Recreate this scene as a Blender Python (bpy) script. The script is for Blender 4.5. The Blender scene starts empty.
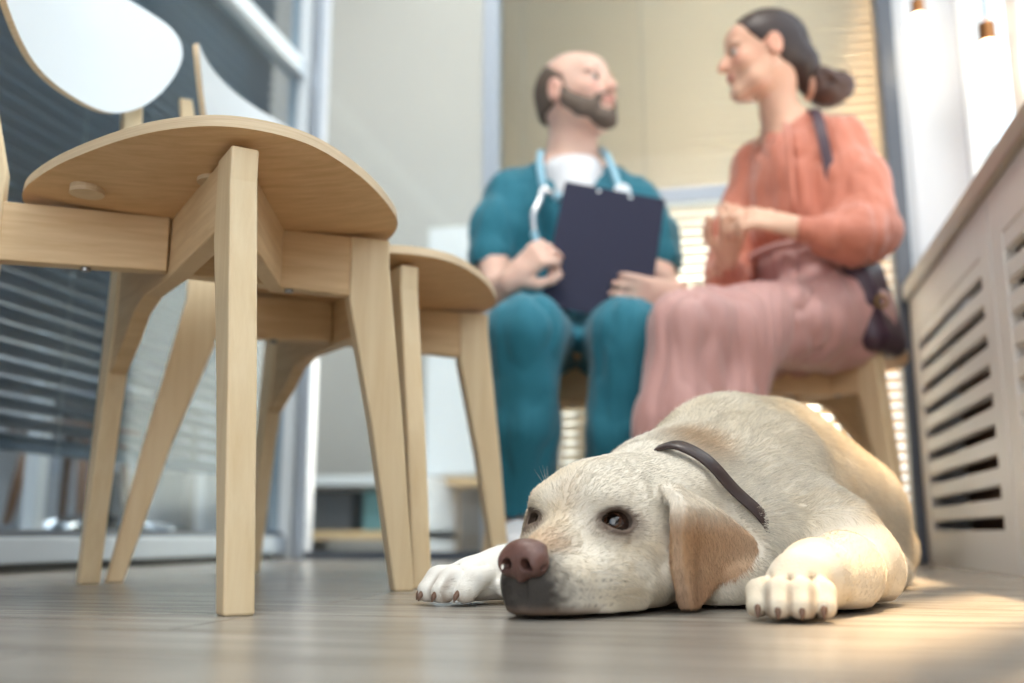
import bpy, bmesh, math, random
import numpy as np
from mathutils import Vector, Matrix
random.seed(7); rng = np.random.default_rng(7)
FINE = 1.0          # voxel scale of the sculpted bodies
YAW = math.radians(12.6)   # the room is turned against the camera
SC = bpy.context.scene
COL = SC.collection

# ------------------------------------------------------------------ helpers
def link(o, parent=None):
    COL.objects.link(o)
    if parent is not None: o.parent = parent
    return o
def tag(o, label=None, cat=None, group=None, kind=None):
    if label: o['label'] = label
    if cat: o['category'] = cat
    if group: o['group'] = group
    if kind: o['kind'] = kind
    return o
def thing(name, label, cat, loc=(0, 0, 0), rotz=0, group=None):
    o = bpy.data.objects.new(name, None); link(o)
    o.empty_display_size = .05
    o.location = loc; o.rotation_euler = (0, 0, rotz)
    return tag(o, label, cat, group)
def mesh(name, v, f, mat, parent=None, smooth=False, bevel=0, seg=2):
    me = bpy.data.meshes.new(name)
    me.from_pydata([tuple(p) for p in v], [], [tuple(q) for q in f]); me.update()
    if smooth: me.polygons.foreach_set('use_smooth', [True]*len(me.polygons))
    me.materials.append(mat)
    o = link(bpy.data.objects.new(name, me), parent)
    if bevel:
        m = o.modifiers.new('bevel', 'BEVEL'); m.width = bevel; m.segments = seg; m.limit_method = 'ANGLE'
        m.harden_normals = False
    return o
class MB:
    def __init__(s): s.v = []; s.f = []
    def add(s, v, f):
        n = len(s.v); s.v += [tuple(p) for p in v]; s.f += [tuple(i+n for i in q) for q in f]; return s
    def box(s, x0, x1, y0, y1, z0, z1):
        v = [(x, y, z) for z in (z0, z1) for y in (y0, y1) for x in (x0, x1)]
        return s.add(v, [(0,2,3,1),(4,5,7,6),(0,1,5,4),(2,6,7,3),(0,4,6,2),(1,3,7,5)])
    def prism(s, poly, o, e, t):
        """poly of (s,z) in the vertical plane through o along unit e, thickness t"""
        n = (-e[1], e[0]); k = len(poly); v = []
        for sg in (-.5, .5):
            for (a, z) in poly: v.append((o[0]+e[0]*a+n[0]*t*sg, o[1]+e[1]*a+n[1]*t*sg, z))
        f = [tuple(range(k)), tuple(range(2*k-1, k-1, -1))]
        for i in range(k): j = (i+1) % k; f.append((i, i+k, j+k, j))
        return s.add(v, f)
    def tube(s, pts, r, n=10, cap=True):
        pts = [Vector(p) for p in pts]; rs = r if hasattr(r, '__len__') else [r]*len(pts)
        base = len(s.v); up = Vector((0, 0, 1)); v = []; f = []
        prev = None
        for i, p in enumerate(pts):
            d = (pts[min(i+1, len(pts)-1)] - pts[max(i-1, 0)]).normalized()
            a = prev if prev is not None else (up if abs(d.z) < .9 else Vector((1, 0, 0)))
            x = (a - d*a.dot(d)).normalized(); prev = x; y = d.cross(x)
            for k in range(n):
                t = 2*math.pi*k/n; v.append(p + (x*math.cos(t)+y*math.sin(t))*rs[i])
        m = len(pts)
        for i in range(m-1):
            for k in range(n):
                k2 = (k+1) % n; f.append((i*n+k, i*n+k2, (i+1)*n+k2, (i+1)*n+k))
        if cap: f.append(tuple(range(n-1, -1, -1))); f.append(tuple((m-1)*n+k for k in range(n)))
        return s.add(v, f)
    def lathe(s, prof, o=(0, 0, 0), n=24):
        v = []; f = []
        for (r, z) in prof:
            for k in range(n):
                t = 2*math.pi*k/n; v.append((o[0]+r*math.cos(t), o[1]+r*math.sin(t), o[2]+z))
        for i in range(len(prof)-1):
            for k in range(n):
                k2 = (k+1) % n; f.append((i*n+k, i*n+k2, (i+1)*n+k2, (i+1)*n+k))
        f.append(tuple(range(n-1, -1, -1))); f.append(tuple((len(prof)-1)*n+k for k in range(n)))
        return s.add(v, f)
    def build(s, name, mat, parent=None, smooth=False, bevel=0): return mesh(name, s.v, s.f, mat, parent, smooth, bevel)

def spline(pts, n, closed=False):
    pts = np.array(pts, float); m = len(pts); out = []
    rngi = range(m if closed else m-1)
    for i in rngi:
        if closed: p0, p1, p2, p3 = pts[(i-1) % m], pts[i], pts[(i+1) % m], pts[(i+2) % m]
        else: p0, p1, p2, p3 = pts[max(i-1, 0)], pts[i], pts[i+1], pts[min(i+2, m-1)]
        for k in range(n):
            t = k/n
            out.append(.5*((2*p1)+(-p0+p2)*t+(2*p0-5*p1+4*p2-p3)*t*t+(-p0+3*p1-3*p2+p3)*t**3))
    if not closed: out.append(pts[-1])
    return np.array(out)

# ------------------------------------------------------------------ materials
def lin(c):
    c = [x/255 for x in c]
    return tuple((x/12.92 if x <= .04045 else ((x+.055)/1.055)**2.4) for x in c) + (1,)
def mat_new(name):
    m = bpy.data.materials.new(name); m.use_nodes = True
    nt = m.node_tree; b = nt.nodes['Principled BSDF']; return m, nt, b
def plain(name, rgb, rough=.5, metal=0, spec=.5, noise=0, nscale=20, bump=0, bscale=200, **kw):
    m, nt, b = mat_new(name)
    b.inputs['Roughness'].default_value = rough; b.inputs['Metallic'].default_value = metal
    b.inputs['Specular IOR Level'].default_value = spec
    b.inputs['Base Color'].default_value = lin(rgb)
    for k, v in kw.items(): b.inputs[k.replace('_', ' ')].default_value = v
    tc = nt.nodes.new('ShaderNodeTexCoord')
    if noise:
        n = nt.nodes.new('ShaderNodeTexNoise'); n.inputs['Scale'].default_value = nscale; n.inputs['Detail'].default_value = 5
        nt.links.new(tc.outputs['Object'], n.inputs['Vector'])
        mx = nt.nodes.new('ShaderNodeMix'); mx.data_type = 'RGBA'
        c = lin(rgb); mx.inputs['A'].default_value = tuple(x*(1-noise) for x in c[:3])+(1,); mx.inputs['B'].default_value = tuple(min(1, x*(1+noise)) for x in c[:3])+(1,)
        nt.links.new(n.outputs['Fac'], mx.inputs['Factor']); nt.links.new(mx.outputs['Result'], b.inputs['Base Color'])
    if bump:
        n2 = nt.nodes.new('ShaderNodeTexNoise'); n2.inputs['Scale'].default_value = bscale; n2.inputs['Detail'].default_value = 3
        nt.links.new(tc.outputs['Object'], n2.inputs['Vector'])
        bp = nt.nodes.new('ShaderNodeBump'); bp.inputs['Strength'].default_value = bump; bp.inputs['Distance'].default_value = .002
        nt.links.new(n2.outputs['Fac'], bp.inputs['Height']); nt.links.new(bp.outputs['Normal'], b.inputs['Normal'])
    return m
def wood(name, ca, cb, scale=(1, 1, 1), rough=.42, rotz=0, fine=1.0):
    m, nt, b = mat_new(name)
    tc = nt.nodes.new('ShaderNodeTexCoord'); mp = nt.nodes.new('ShaderNodeMapping')
    mp.inputs['Scale'].default_value = scale; mp.inputs['Rotation'].default_value = (0, 0, rotz)
    nt.links.new(tc.outputs['Object'], mp.inputs['Vector'])
    n = nt.nodes.new('ShaderNodeTexNoise'); n.inputs['Scale'].default_value = 14*fine; n.inputs['Detail'].default_value = 6; n.inputs['Roughness'].default_value = .62
    n.inputs['Distortion'].default_value = .4
    nt.links.new(mp.outputs['Vector'], n.inputs['Vector'])
    r = nt.nodes.new('ShaderNodeValToRGB'); r.color_ramp.elements[0].position = .34; r.color_ramp.elements[1].position = .68
    r.color_ramp.elements[0].color = lin(cb); r.color_ramp.elements[1].color = lin(ca)
    nt.links.new(n.outputs['Fac'], r.inputs['Fac']); nt.links.new(r.outputs['Color'], b.inputs['Base Color'])
    b.inputs['Roughness'].default_value = rough; b.inputs['Specular IOR Level'].default_value = .4
    bp = nt.nodes.new('ShaderNodeBump'); bp.inputs['Strength'].default_value = .12; bp.inputs['Distance'].default_value = .001
    nt.links.new(n.outputs['Fac'], bp.inputs['Height']); nt.links.new(bp.outputs['Normal'], b.inputs['Normal'])
    return m
def glass(name, tint=(235, 242, 245), refl=1.0):
    m = bpy.data.materials.new(name); m.use_nodes = True; nt = m.node_tree; nt.nodes.clear()
    out = nt.nodes.new('ShaderNodeOutputMaterial'); mx = nt.nodes.new('ShaderNodeMixShader')
    tr = nt.nodes.new('ShaderNodeBsdfTransparent'); gl = nt.nodes.new('ShaderNodeBsdfGlossy'); fr = nt.nodes.new('ShaderNodeLayerWeight'); fr.inputs['Blend'].default_value = .5
    tr.inputs['Color'].default_value = lin(tint); gl.inputs['Roughness'].default_value = .02
    pw = nt.nodes.new('ShaderNodeMath'); pw.operation = 'POWER'; pw.inputs[1].default_value = 5   # Schlick
    ml = nt.nodes.new('ShaderNodeMath'); ml.operation = 'MULTIPLY_ADD'; ml.inputs[1].default_value = .35; ml.inputs[2].default_value = .018*refl
    nt.links.new(fr.outputs['Facing'], pw.inputs[0]); nt.links.new(pw.outputs[0], ml.inputs[0])
    nt.links.new(ml.outputs[0], mx.inputs[0]); nt.links.new(tr.outputs[0], mx.inputs[1]); nt.links.new(gl.outputs[0], mx.inputs[2]); nt.links.new(mx.outputs[0], out.inputs[0])
    return m
def emit(name, rgb, s):
    m, nt, b = mat_new(name); b.inputs['Base Color'].default_value = lin(rgb)
    b.inputs['Emission Color'].default_value = lin(rgb); b.inputs['Emission Strength'].default_value = s; return m

M = {}
M['birch_v'] = wood('birch upright', (234, 211, 174), (224, 197, 156), (6, 6, .4))
M['birch_h'] = wood('birch rail', (228, 198, 156), (212, 178, 134), (.7, .7, 9), rough=.5)
M['birch_ply'] = wood('birch plywood underside', (224, 186, 140), (206, 165, 118), (1.2, 7, 7), rough=.5)
M['ply_edge'] = wood('plywood edge', (226, 204, 172), (205, 178, 142), (1, 1, 60), rough=.5)
M['white_lam'] = plain('white laminate', (214, 219, 222), .3)
M['metal_glide'] = plain('grey metal', (150, 150, 150), .35, 1)
M['alu'] = plain('blue grey anodised aluminium', (178, 187, 198), .38, .25)
M['alu_dark'] = plain('dark grey blue aluminium', (86, 93, 104), .4, .3)
M['alu_light'] = plain('pale painted aluminium', (222, 229, 234), .35, .05)
M['wall'] = plain('matt off white plaster', (206, 203, 198), .85, noise=.015, nscale=3, bump=.05)
M['wall_cool'] = plain('cool white painted wall', (206, 211, 218), .75, noise=.01, nscale=2)
M['wall_warm'] = plain('warm white painted wall', (226, 224, 218), .8, noise=.015, nscale=2)
M['white'] = plain('white satin paint', (228, 231, 234), .4)
M['rad'] = plain('pale grey lacquered screen', (214, 212, 210), .42, noise=.03, nscale=8)
M['rad_in'] = plain('dark brown cavity lining', (92, 66, 50), .8, noise=.2, nscale=15)  # dark brown board behind the slats
M['sill'] = plain('grey brown sill board', (150, 140, 130), .4, noise=.05, nscale=12)
M['rubber'] = plain('black rubber', (24, 25, 27), .6)
M['glass'] = glass('clear pane')
M['glass_l'] = glass('partition pane', (215, 224, 230), 1.3)
def floor_mat():
    m, nt, b = mat_new('oak laminate planks')
    N = nt.nodes.new; L = nt.links.new
    tc = N('ShaderNodeTexCoord'); mp = N('ShaderNodeMapping'); L(tc.outputs['Object'], mp.inputs['Vector'])
    mp.inputs['Scale'].default_value = (1, 1, 1); mp.inputs['Location'].default_value = (.4, .06, 0)
    br = N('ShaderNodeTexBrick'); br.inputs['Scale'].default_value = 1; br.inputs['Brick Width'].default_value = 1.3; br.inputs['Row Height'].default_value = .145
    br.inputs['Mortar Size'].default_value = .0016; br.inputs['Mortar Smooth'].default_value = .3; br.offset = .37
    br.inputs['Color1'].default_value = (.35, .35, .35, 1); br.inputs['Color2'].default_value = (.65, .65, .65, 1); br.inputs['Mortar'].default_value = (0, 0, 0, 1)
    L(mp.outputs['Vector'], br.inputs['Vector'])
    mp2 = N('ShaderNodeMapping'); mp2.inputs['Scale'].default_value = (.8, 9, 1); L(tc.outputs['Object'], mp2.inputs['Vector'])
    add = N('ShaderNodeVectorMath'); add.operation = 'ADD'; L(mp2.outputs['Vector'], add.inputs[0])
    sc = N('ShaderNodeVectorMath'); sc.operation = 'SCALE'; sc.inputs['Scale'].default_value = 17; L(br.outputs['Color'], sc.inputs[0]); L(sc.outputs[0], add.inputs[1])
    n = N('ShaderNodeTexNoise'); n.inputs['Scale'].default_value = 5; n.inputs['Detail'].default_value = 8; n.inputs['Roughness'].default_value = .65; n.inputs['Distortion'].default_value = .6
    L(add.outputs[0], n.inputs['Vector'])
    r = N('ShaderNodeValToRGB'); e = r.color_ramp.elements
    e[0].position = .3; e[0].color = lin((126, 119, 110)); e[1].position = .7; e[1].color = lin((172, 167, 158))
    L(n.outputs['Fac'], r.inputs['Fac'])
    mx = N('ShaderNodeMix'); mx.data_type = 'RGBA'; mx.blend_type = 'MULTIPLY'; mx.inputs['Factor'].default_value = 1
    r2 = N('ShaderNodeValToRGB'); r2.color_ramp.elements[0].position = 0; r2.color_ramp.elements[0].color = (.3, .27, .24, 1); r2.color_ramp.elements[1].position = .3; r2.color_ramp.elements[1].color = (1, 1, 1, 1)
    L(br.outputs['Color'], r2.inputs['Fac']); L(r.outputs['Color'], mx.inputs['A']); L(r2.outputs['Color'], mx.inputs['B'])
    L(mx.outputs['Result'], b.inputs['Base Color'])
    b.inputs['Roughness'].default_value = .27; b.inputs['Specular IOR Level'].default_value = .45
    bp = N('ShaderNodeBump'); bp.inputs['Strength'].default_value = .55; bp.inputs['Distance'].default_value = .0008
    L(n.outputs['Fac'], bp.inputs['Height']); L(bp.outputs['Normal'], b.inputs['Normal'])
    return m
M['floor'] = floor_mat()

ROOM = []    # top-level objects already in room coordinates
def struct(o):
    o['kind'] = 'structure'; ROOM.append(o); return o
XR, XW, YB, XL, CEIL = .445, .59, 2.7, -1.28, 3.6

# ------------------------------------------------------------------ the room
struct(MB().box(-4.2, 2.2, -3.6, 5.6, -.05, 0).build('floor', M['floor']))
struct(MB().box(-4.2, .86, -3.6, 5.6, CEIL, CEIL+.1).build('ceiling', M['wall_warm']))
# window wall on the right: parapet, lintel, posts, and its return beside the blinds
w = MB(); w.box(XW, XW+.08, -3.6, YB+.1, 0, .64); w.box(XW, XW+.08, -3.6, YB+.1, 3.5, CEIL)
w.box(.49, XW+.08, YB-.04, YB+.12, 0, CEIL)
for y in (-3.6, -2.2, -.75): w.box(XW, XW+.08, y, y+.22, .64, 3.5)
struct(w.build('wall_right', M['wall_cool']))
def window(y0, y1, n, idx):
    fr = MB(); t = .045; z0, z1 = .66, 3.5; x0, x1 = XW+.03, XW+.09
    fr.box(x0, x1, y0, y1, z0, z0+t); fr.box(x0, x1, y0, y1, z1-t, z1)
    for k in range(n+1):
        y = y0+(y1-y0-t)*k/n; fr.box(x0, x1, y, y+t, z0, z1)
        if 0 < k < n: fr.box(x0-.015, x0, y-.02, y+t+.02, z0+.02, z1-.02)
    o = struct(fr.build('window_%d' % idx, M['white'], bevel=.004))
    p = MB().box(x0+.025, x0+.031, y0+t, y1-t, z0+t, z1-t).build('pane', M['glass'], o)
    h = MB(); yy = y0+(y1-y0)/n
    h.box(x0-.045, x0-.02, yy-.03, yy-.005, 1.3, 1.43); h.box(x0-.03, x0, yy-.025, yy-.01, 1.36, 1.39)
    h.build('handle', M['white'], o, bevel=.004)
window(-.53, 1.02, 3, 1); window(1.06, 2.64, 3, 2); window(-1.98, -.78, 2, 3)
s = MB().box(XR-.014, XW+.03, -1.2, YB-.10, .645, .688).build('windowsill', M['sill'], bevel=.006)
tag(s, 'long grey brown sill board above the slatted radiator screen', 'windowsill'); ROOM.append(s)
# radiator screen: bays of horizontal slats
def bay(y0, y1, label):
    root = bpy.data.objects.new('radiator_cover', None); link(root); root.location = (XR, y0, 0); tag(root, label, 'radiator cover', 'radiator covers along the windows'); ROOM.append(root)
    L_ = y1-y0; t = .022; fw = .075
    f = MB(); f.box(0, t, 0, fw, 0, .645); f.box(0, t, L_-fw, L_, 0, .645); f.box(0, t, fw, L_-fw, 0, .075); f.box(0, t, fw, L_-fw, .556, .645)
    f.build('frame', M['rad'], root, bevel=.002)
    n = 9; z0, z1 = .075, .556; pit = (z1-z0)/n; gap = .023
    for k in range(n):
        a = z0+pit*k + gap; b_ = z0+pit*(k+1)
        MB().box(.002, t-.002, fw-.004, L_-fw+.004, a, b_ + (.002 if k == n-1 else 0)).build('slat', M['rad'], root, bevel=.002)
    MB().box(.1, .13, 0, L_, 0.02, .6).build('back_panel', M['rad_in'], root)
bay(1.795, 2.598, 'pale slatted radiator screen in the far corner beside the sitting woman')
bay(.925, 1.788, 'pale slatted radiator screen nearest the camera at right edge')
# rear glazed partition
def post(x, y, w_, d, mat, z1=CEIL): return MB().box(x-w_/2, x+w_/2, y-d/2, y+d/2, 0, z1)
t1 = struct(post(-1.218, YB, .035, .06, 0).build('trim_1', M['alu'], bevel=.004))
t2 = struct(post(-.664, YB, .046, .06, 0).build('trim_2', M['alu'], bevel=.004))
struct(MB().box(.45, .5, YB-.035, YB+.1, 0, CEIL).build('trim_12', M['wall_cool']))
t3 = struct(post(.444, YB-.045, .042, .07, 0).build('trim_3', M['alu_dark'], bevel=.004))
struct(MB().box(-.64, .46, YB-.025, YB+.025, .975, 1.02).build('trim_4', M['alu'], bevel=.003))
struct(MB().box(-1.2, .46, YB-.03, YB+.03, 0, .022).build('trim_5', M['alu_dark']))
struct(MB().box(-1.2, .46, YB-.03, YB+.03, 2.3, 2.36).build('trim_6', M['alu']))
g = struct(MB().box(-1.19, .455, YB-.004, YB+.004, .02, 2.9).build('window_4', M['glass']))
def translucent(name, rgb, tr):
    m = bpy.data.materials.new(name); m.use_nodes = True; nt = m.node_tree; b = nt.nodes['Principled BSDF']
    b.inputs['Base Color'].default_value = lin(rgb); b.inputs['Roughness'].default_value = .45
    t = nt.nodes.new('ShaderNodeBsdfTranslucent'); t.inputs['Color'].default_value = lin(rgb)
    mx = nt.nodes.new('ShaderNodeMixShader'); mx.inputs[0].default_value = tr
    nt.links.new(b.outputs[0], mx.inputs[1]); nt.links.new(t.outputs[0], mx.inputs[2]); nt.links.new(mx.outputs[0], nt.nodes['Material Output'].inputs[0])
    return m
M['blind_warm'] = translucent('cream blind slat', (242, 232, 217), .5)
M['blind_grey'] = plain('slate grey blind slat', (150, 152, 158), .6, .0, .2)
M['cord'] = plain('blind cord', (200, 195, 185), .7)
def blind(name, label, axis, c, a0, a1, z0, z1, pitch, wd, tilt, mat, cords, headmat):
    """axis 'x': slats run along x at y=c, 'y': slats run along y at x=c"""
    root = bpy.data.objects.new(name, None); link(root); ROOM.append(root); tag(root, label, 'window blind')
    root.location = ((a0, c, z1) if axis == 'x' else (c, a0, z1))
    loc = Vector(root.location); b = MB(); n = int((z1-z0)/pitch); ct, st = math.cos(tilt), math.sin(tilt)
    for k in range(n):
        z = z1-.03-pitch*k; prof = []
        for j in range(4):
            q = (j/3-.5); bow = .003*(1-4*q*q)
            prof.append((q*wd*ct - bow*st, z+q*wd*st+bow*ct))
        v = []
        for a in (a0, a1):
            for (p, zz) in prof: v.append((a-loc.x, c+p-loc.y, zz-loc.z) if axis == 'x' else (c+p-loc.x, a-loc.y, zz-loc.z))
        b.add(v, [(i, i+1, i+5, i+4) for i in range(3)])
    sl = b.build('slats', mat, root, smooth=True)
    so = sl.modifiers.new('thick', 'SOLIDIFY'); so.thickness = .0006
    cb = MB()
    for q in cords:
        a = a0+(a1-a0)*q
        for off in (-wd*.45, wd*.45):
            p = [(a-loc.x, c+off-loc.y, 0) if axis == 'x' else (c+off-loc.x, a-loc.y, 0), (a-loc.x, c+off-loc.y, z0-z1) if axis == 'x' else (c+off-loc.x, a-loc.y, z0-z1)]
            cb.tube(p, .0015, 5)
    cb.build('ladder_cord', M['cord'], root)
    hb = MB()
    if axis == 'x': hb.box(0, a1-a0, -.02, .02, -.01, .03)
    else: hb.box(-.02, .02, 0, a1-a0, -.01, .03)
    hb.build('head_rail', headmat, root)
    bb = MB(); z = z0-z1
    if axis == 'x': bb.box(0, a1-a0, -.012, .012, z, z+.018)
    else: bb.box(-.012, .012, 0, a1-a0, z, z+.018)
    bb.build('bottom_rail', headmat, root)
    return root
blind('venetian_blind', 'cream venetian blind behind the rear glass wall, in back of the people', 'x', YB+.07, -.70, .498, .05, 3.2, .0270, .0300, math.radians(-35), M['blind_warm'], (.1, .4, .74), M['blind_warm'])
blind('venetian_blind', 'dark grey venetian blind behind the left glass wall', 'y', XL-.07, -1.2, 2.62, .225, 3.2, .034, .0385, math.radians(-149), M['blind_grey'], (.2, .5, .775), M['blind_grey'])
# left glazed partition
struct(MB().box(XL-.03, XL+.03, -3.0, YB-.03, .016, .063).build('trim_7', M['alu'], bevel=.003))
struct(MB().box(XL-.035, XL+.015, -3.0, YB-.03, .063, .076).build('trim_8', M['alu_dark']))
struct(MB().box(XL-.025, XL+.03, -3.0, YB-.03, 1.46, 1.515).build('trim_9', M['alu_light'], bevel=.004))
struct(MB().box(XL-.02, XL+.02, -2.9, YB-.1, 0, .017).build('trim_10', M['rubber']))
struct(MB().box(XL-.004, XL+.004, -3.0, YB-.04, .06, 2.9).build('window_5', M['glass_l']))
struct(MB().box(XL-.03, XL+.035, YB-.035, YB+.03, 0, CEIL).build('trim_11', M['alu_light'], bevel=.004))
# rooms beyond the glass
struct(MB().box(-4.2, .46, 4.6, 4.7, 0, CEIL).build('wall_back', plain('warm grey painted wall', (190, 185, 179), .8, noise=.015, nscale=2)))
struct(MB().box(-3.3, -3.2, -3.6, 4.6, 0, CEIL).build('wall_left', M['wall']))
struct(MB().box(-.63, .46, 4.3, 4.32, 0, CEIL).build('wall_rear', M['wall_warm']))
# ------------------------------------------------------------------ chairs (local frame = camera-aligned metres)
O2 = (-.398, 1.135)
def board_poly(side_pts): return side_pts
def make_chair(label):
    root = thing('dining_chair', label, 'chair', (O2[0]+.003, O2[1], 0), 0, None)
    ox, oy = O2
    feet = {'A': (-.23, .855), 'B': (-.125, 1.24), 'C': (-.60, 1.43), 'D': (-.70, 1.03)}
    T = .027
    def unit(p): d = math.hypot(p[0]-ox, p[1]-oy); return ((p[0]-ox)/d, (p[1]-oy)/d), d
    # legs
    spl = {'A': .058, 'B': .040, 'C': .065, 'D': .085}
    for k in 'ABCD':
        e, d = unit(feet[k]); so = d-spl[k]; wt = .050 if k in 'AB' else .046
        top = .434
        poly = [(d-.024, 0), (d, 0), (d-.006 if 0 else d-spl[k]*.45, .2), (so, .40), (so, top), (so-wt, top), (so-wt, .352), (d-spl[k]*.45-.040, .2)]
        if k in 'CD':
            # rear legs carry on upwards as back posts
            lean = .028 if k == 'C' else .03
            poly = [(d-.024, 0), (d, 0), (d-spl[k]*.45, .2), (so, .42), (so, .47), (so+lean*.3, .56), (so+lean, .745), (so+lean-.020, .745), (so+lean*.3-.034, .56), (so-wt, .47), (so-wt, .352), (d-spl[k]*.45-.040, .2)]
        MB().prism(poly, (0, 0), e, T).build('leg', M['birch_v'], root, bevel=.0025)
    # crossing rails
    for k, k2 in (('B', 'D'), ('A', 'C')):
        e, d = unit(feet[k]); e2, d2 = unit(feet[k2])
        for kk, ee, dd in ((k, e, d), (k2, e2, d2)):
            s1 = dd-spl[kk]-.044
            if kk == 'C':
                poly = [(0, .362), (.10, .362), (.15, .350), (.19, .322), (s1+.006, .285), (s1+.02, .285), (s1+.006, .434), (0, .434)]
            elif kk == 'A': poly = [(0, .362), (s1, .362), (s1, .434), (0, .434)]
            elif kk == 'D': poly = [(.012, .369), (s1, .366), (s1, .434), (.012, .434)]
            else: poly = [(.012, .366), (s1, .358), (s1, .434), (.012, .434)]
            MB().prism(poly, (0, 0), ee, .022).build('rail', M['birch_h'], root, bevel=.0015)
    # corner block between the near leg and the crossing
    q = MB(); e, d = unit(feet['A'])
    pA = Vector((e[0]*.235, e[1]*.235)); pB = Vector((-.277+.398-.018, 1.20-1.135)); dv = (pB-pA); ln = dv.length; dv.normalize()
    q.prism([(0, .362), (ln, .362), (ln, .434), (0, .434)], (pA.x, pA.y), (dv.x, dv.y), .02)
    q.build('corner_block', M['birch_h'], root, bevel=.0015)
    # round spacers between frame and seat
    for (x, y) in ((-.468, 1.035), (-.318, 1.0), (-.245, 1.235)):
        MB().lathe([(.018, .432), (.018, .441)], (x-ox, y-oy, 0), 20).build('spacer', M['ply_edge'], root, smooth=False)
    # bolts
    for (kk, s_) in (('D', .10), ('B', .13)):
        e, d = unit(feet[kk]); z_ = .367 if kk == 'D' else .362; MB().lathe([(.0055, z_-.004), (.0055, z_+.004)], (e[0]*s_, e[1]*s_, 0), 12).build('bolt', M['metal_glide'], root)
    # dished plywood seat
    out = spline([(-.564, 1.085), (-.497, 1.0), (-.400, .925), (-.325, .888), (-.262, .885), (-.205, .925), (-.168, 1.01), (-.148, 1.11), (-.147, 1.195), (-.185, 1.28), (-.27, 1.345), (-.37, 1.385), (-.46, 1.385), (-.535, 1.32), (-.575, 1.19)], 8, True)
    c = out.mean(0); rings = [0, .25, .5, .7, .85, .95, 1.0]; n = len(out)
    def zz(r): return .4425 - .010*max(0, 1-r*r) + .003*r**6
    v = []; f = []; fm = []
    for layer, dz in ((0, 0), (1, .012)):
        for r in rings[1:]:
            for p in out:
                q_ = c+(p-c)*(r if not (layer and r == 1) else .994); v.append((q_[0]-ox, q_[1]-oy, zz(r)+dz))
        v.append((c[0]-ox, c[1]-oy, zz(0)+dz))
    R = len(rings)-1; per = R*n+1
    for layer in (0, 1):
        b0 = layer*per
        for i in range(R-1):
            for k in range(n):
                k2 = (k+1) % n; q_ = (b0+i*n+k, b0+i*n+k2, b0+(i+1)*n+k2, b0+(i+1)*n+k)
                f.append(q_ if layer == 0 else q_[::-1]); fm.append(1 if layer else 0)
        for k in range(n):
            k2 = (k+1) % n; q_ = (b0+per-1, b0+k2, b0+k); f.append(q_ if layer == 0 else q_[::-1]); fm.append(1 if layer else 0)
    b0 = (R-1)*n
    for k in range(n):
        k2 = (k+1) % n; f.append((b0+k, b0+k2, per+b0+k2, per+b0+k)); fm.append(2)
    # outward faces for the underside
    o = mesh('seat', v, f, M['birch_ply'], root, smooth=True); o.data.materials.append(M['white_lam']); o.data.materials.append(M['ply_edge'])
    o.data.polygons.foreach_set('material_index', fm)
    bmx = bmesh.new(); bmx.from_mesh(o.data); bmesh.ops.recalc_face_normals(bmx, faces=bmx.faces[:]); bmx.to_mesh(o.data); bmx.free()
    m = o.modifiers.new('edge', 'EDGE_SPLIT'); m.split_angle = math.radians(50)
    # curved backrest
    out = spline([(0, 0), (.07, .008), (.125, .045), (.165, .10), (.187, .155), (.180, .192), (.145, .207), (.07, .212), (0, .213), (-.07, .212), (-.145, .207), (-.180, .192), (-.187, .155), (-.165, .10), (-.125, .045), (-.07, .008)], 6, True)
    c = np.array((0, .11)); n = len(out); wdir = Vector((.225, .974, 0)).normalized(); fwd = Vector((.974, -.225, 0)).normalized()
    base = Vector((-.597-ox, 1.228-oy, .638)); v = []; f = []; fm = []
    for layer in (0, 1):
        for r in (.3, .6, .85, 1.0):
            for p in out:
                q_ = c+(p-c)*r; u, h = q_
                u = u*1.12; pos = base + wdir*u + Vector((0, 0, 1))*h + fwd*(1.2*u*u - .16*h + (.010 if layer else 0)); v.append(pos)
        v.append(base+Vector((0, 0, .11))+fwd*(-.16*.11+(.010 if layer else 0)))
    R = 4; per = R*n+1
    for layer in (0, 1):
        b0 = layer*per
        for i in range(R-1):
            for k in range(n):
                k2 = (k+1) % n; f.append((b0+i*n+k, b0+i*n+k2, b0+(i+1)*n+k2, b0+(i+1)*n+k)); fm.append(layer)
        for k in range(n): f.append((b0+per-1, b0+(k+1) % n, b0+k)); fm.append(layer)
    b0 = (R-1)*n
    for k in range(n):
        k2 = (k+1) % n; f.append((b0+k, b0+k2, per+b0+k2, per+b0+k)); fm.append(2)
    o = mesh('backrest', v, f, M['white_lam'], root, smooth=True); o.data.materials.append(M['white_lam']); o.data.materials.append(M['ply_edge'])
    o.data.polygons.foreach_set('material_index', fm)
    bmx = bmesh.new(); bmx.from_mesh(o.data); bmesh.ops.recalc_face_normals(bmx, faces=bmx.faces[:]); bmx.to_mesh(o.data); bmx.free()
    m = o.modifiers.new('edge', 'EDGE_SPLIT'); m.split_angle = math.radians(50)
    return root
def copy_tree(o, parent=None):
    c = o.copy(); COL.objects.link(c)
    if parent is not None: c.parent = parent
    for ch in o.children: copy_tree(ch, c)
    return c
chair1 = make_chair('birch dining chair nearest the camera, white backrest cut off at top left')
def another(dx, dy, rot, label):
    c = copy_tree(chair1); c.location = (O2[0]+.003+dx, O2[1]+dy, 0); c.rotation_euler = (0, 0, rot); c['label'] = label; return c
chair2 = another(.115, .43, 0, 'birch dining chair just behind the nearest one, its seat left of the scrubs')
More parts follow.
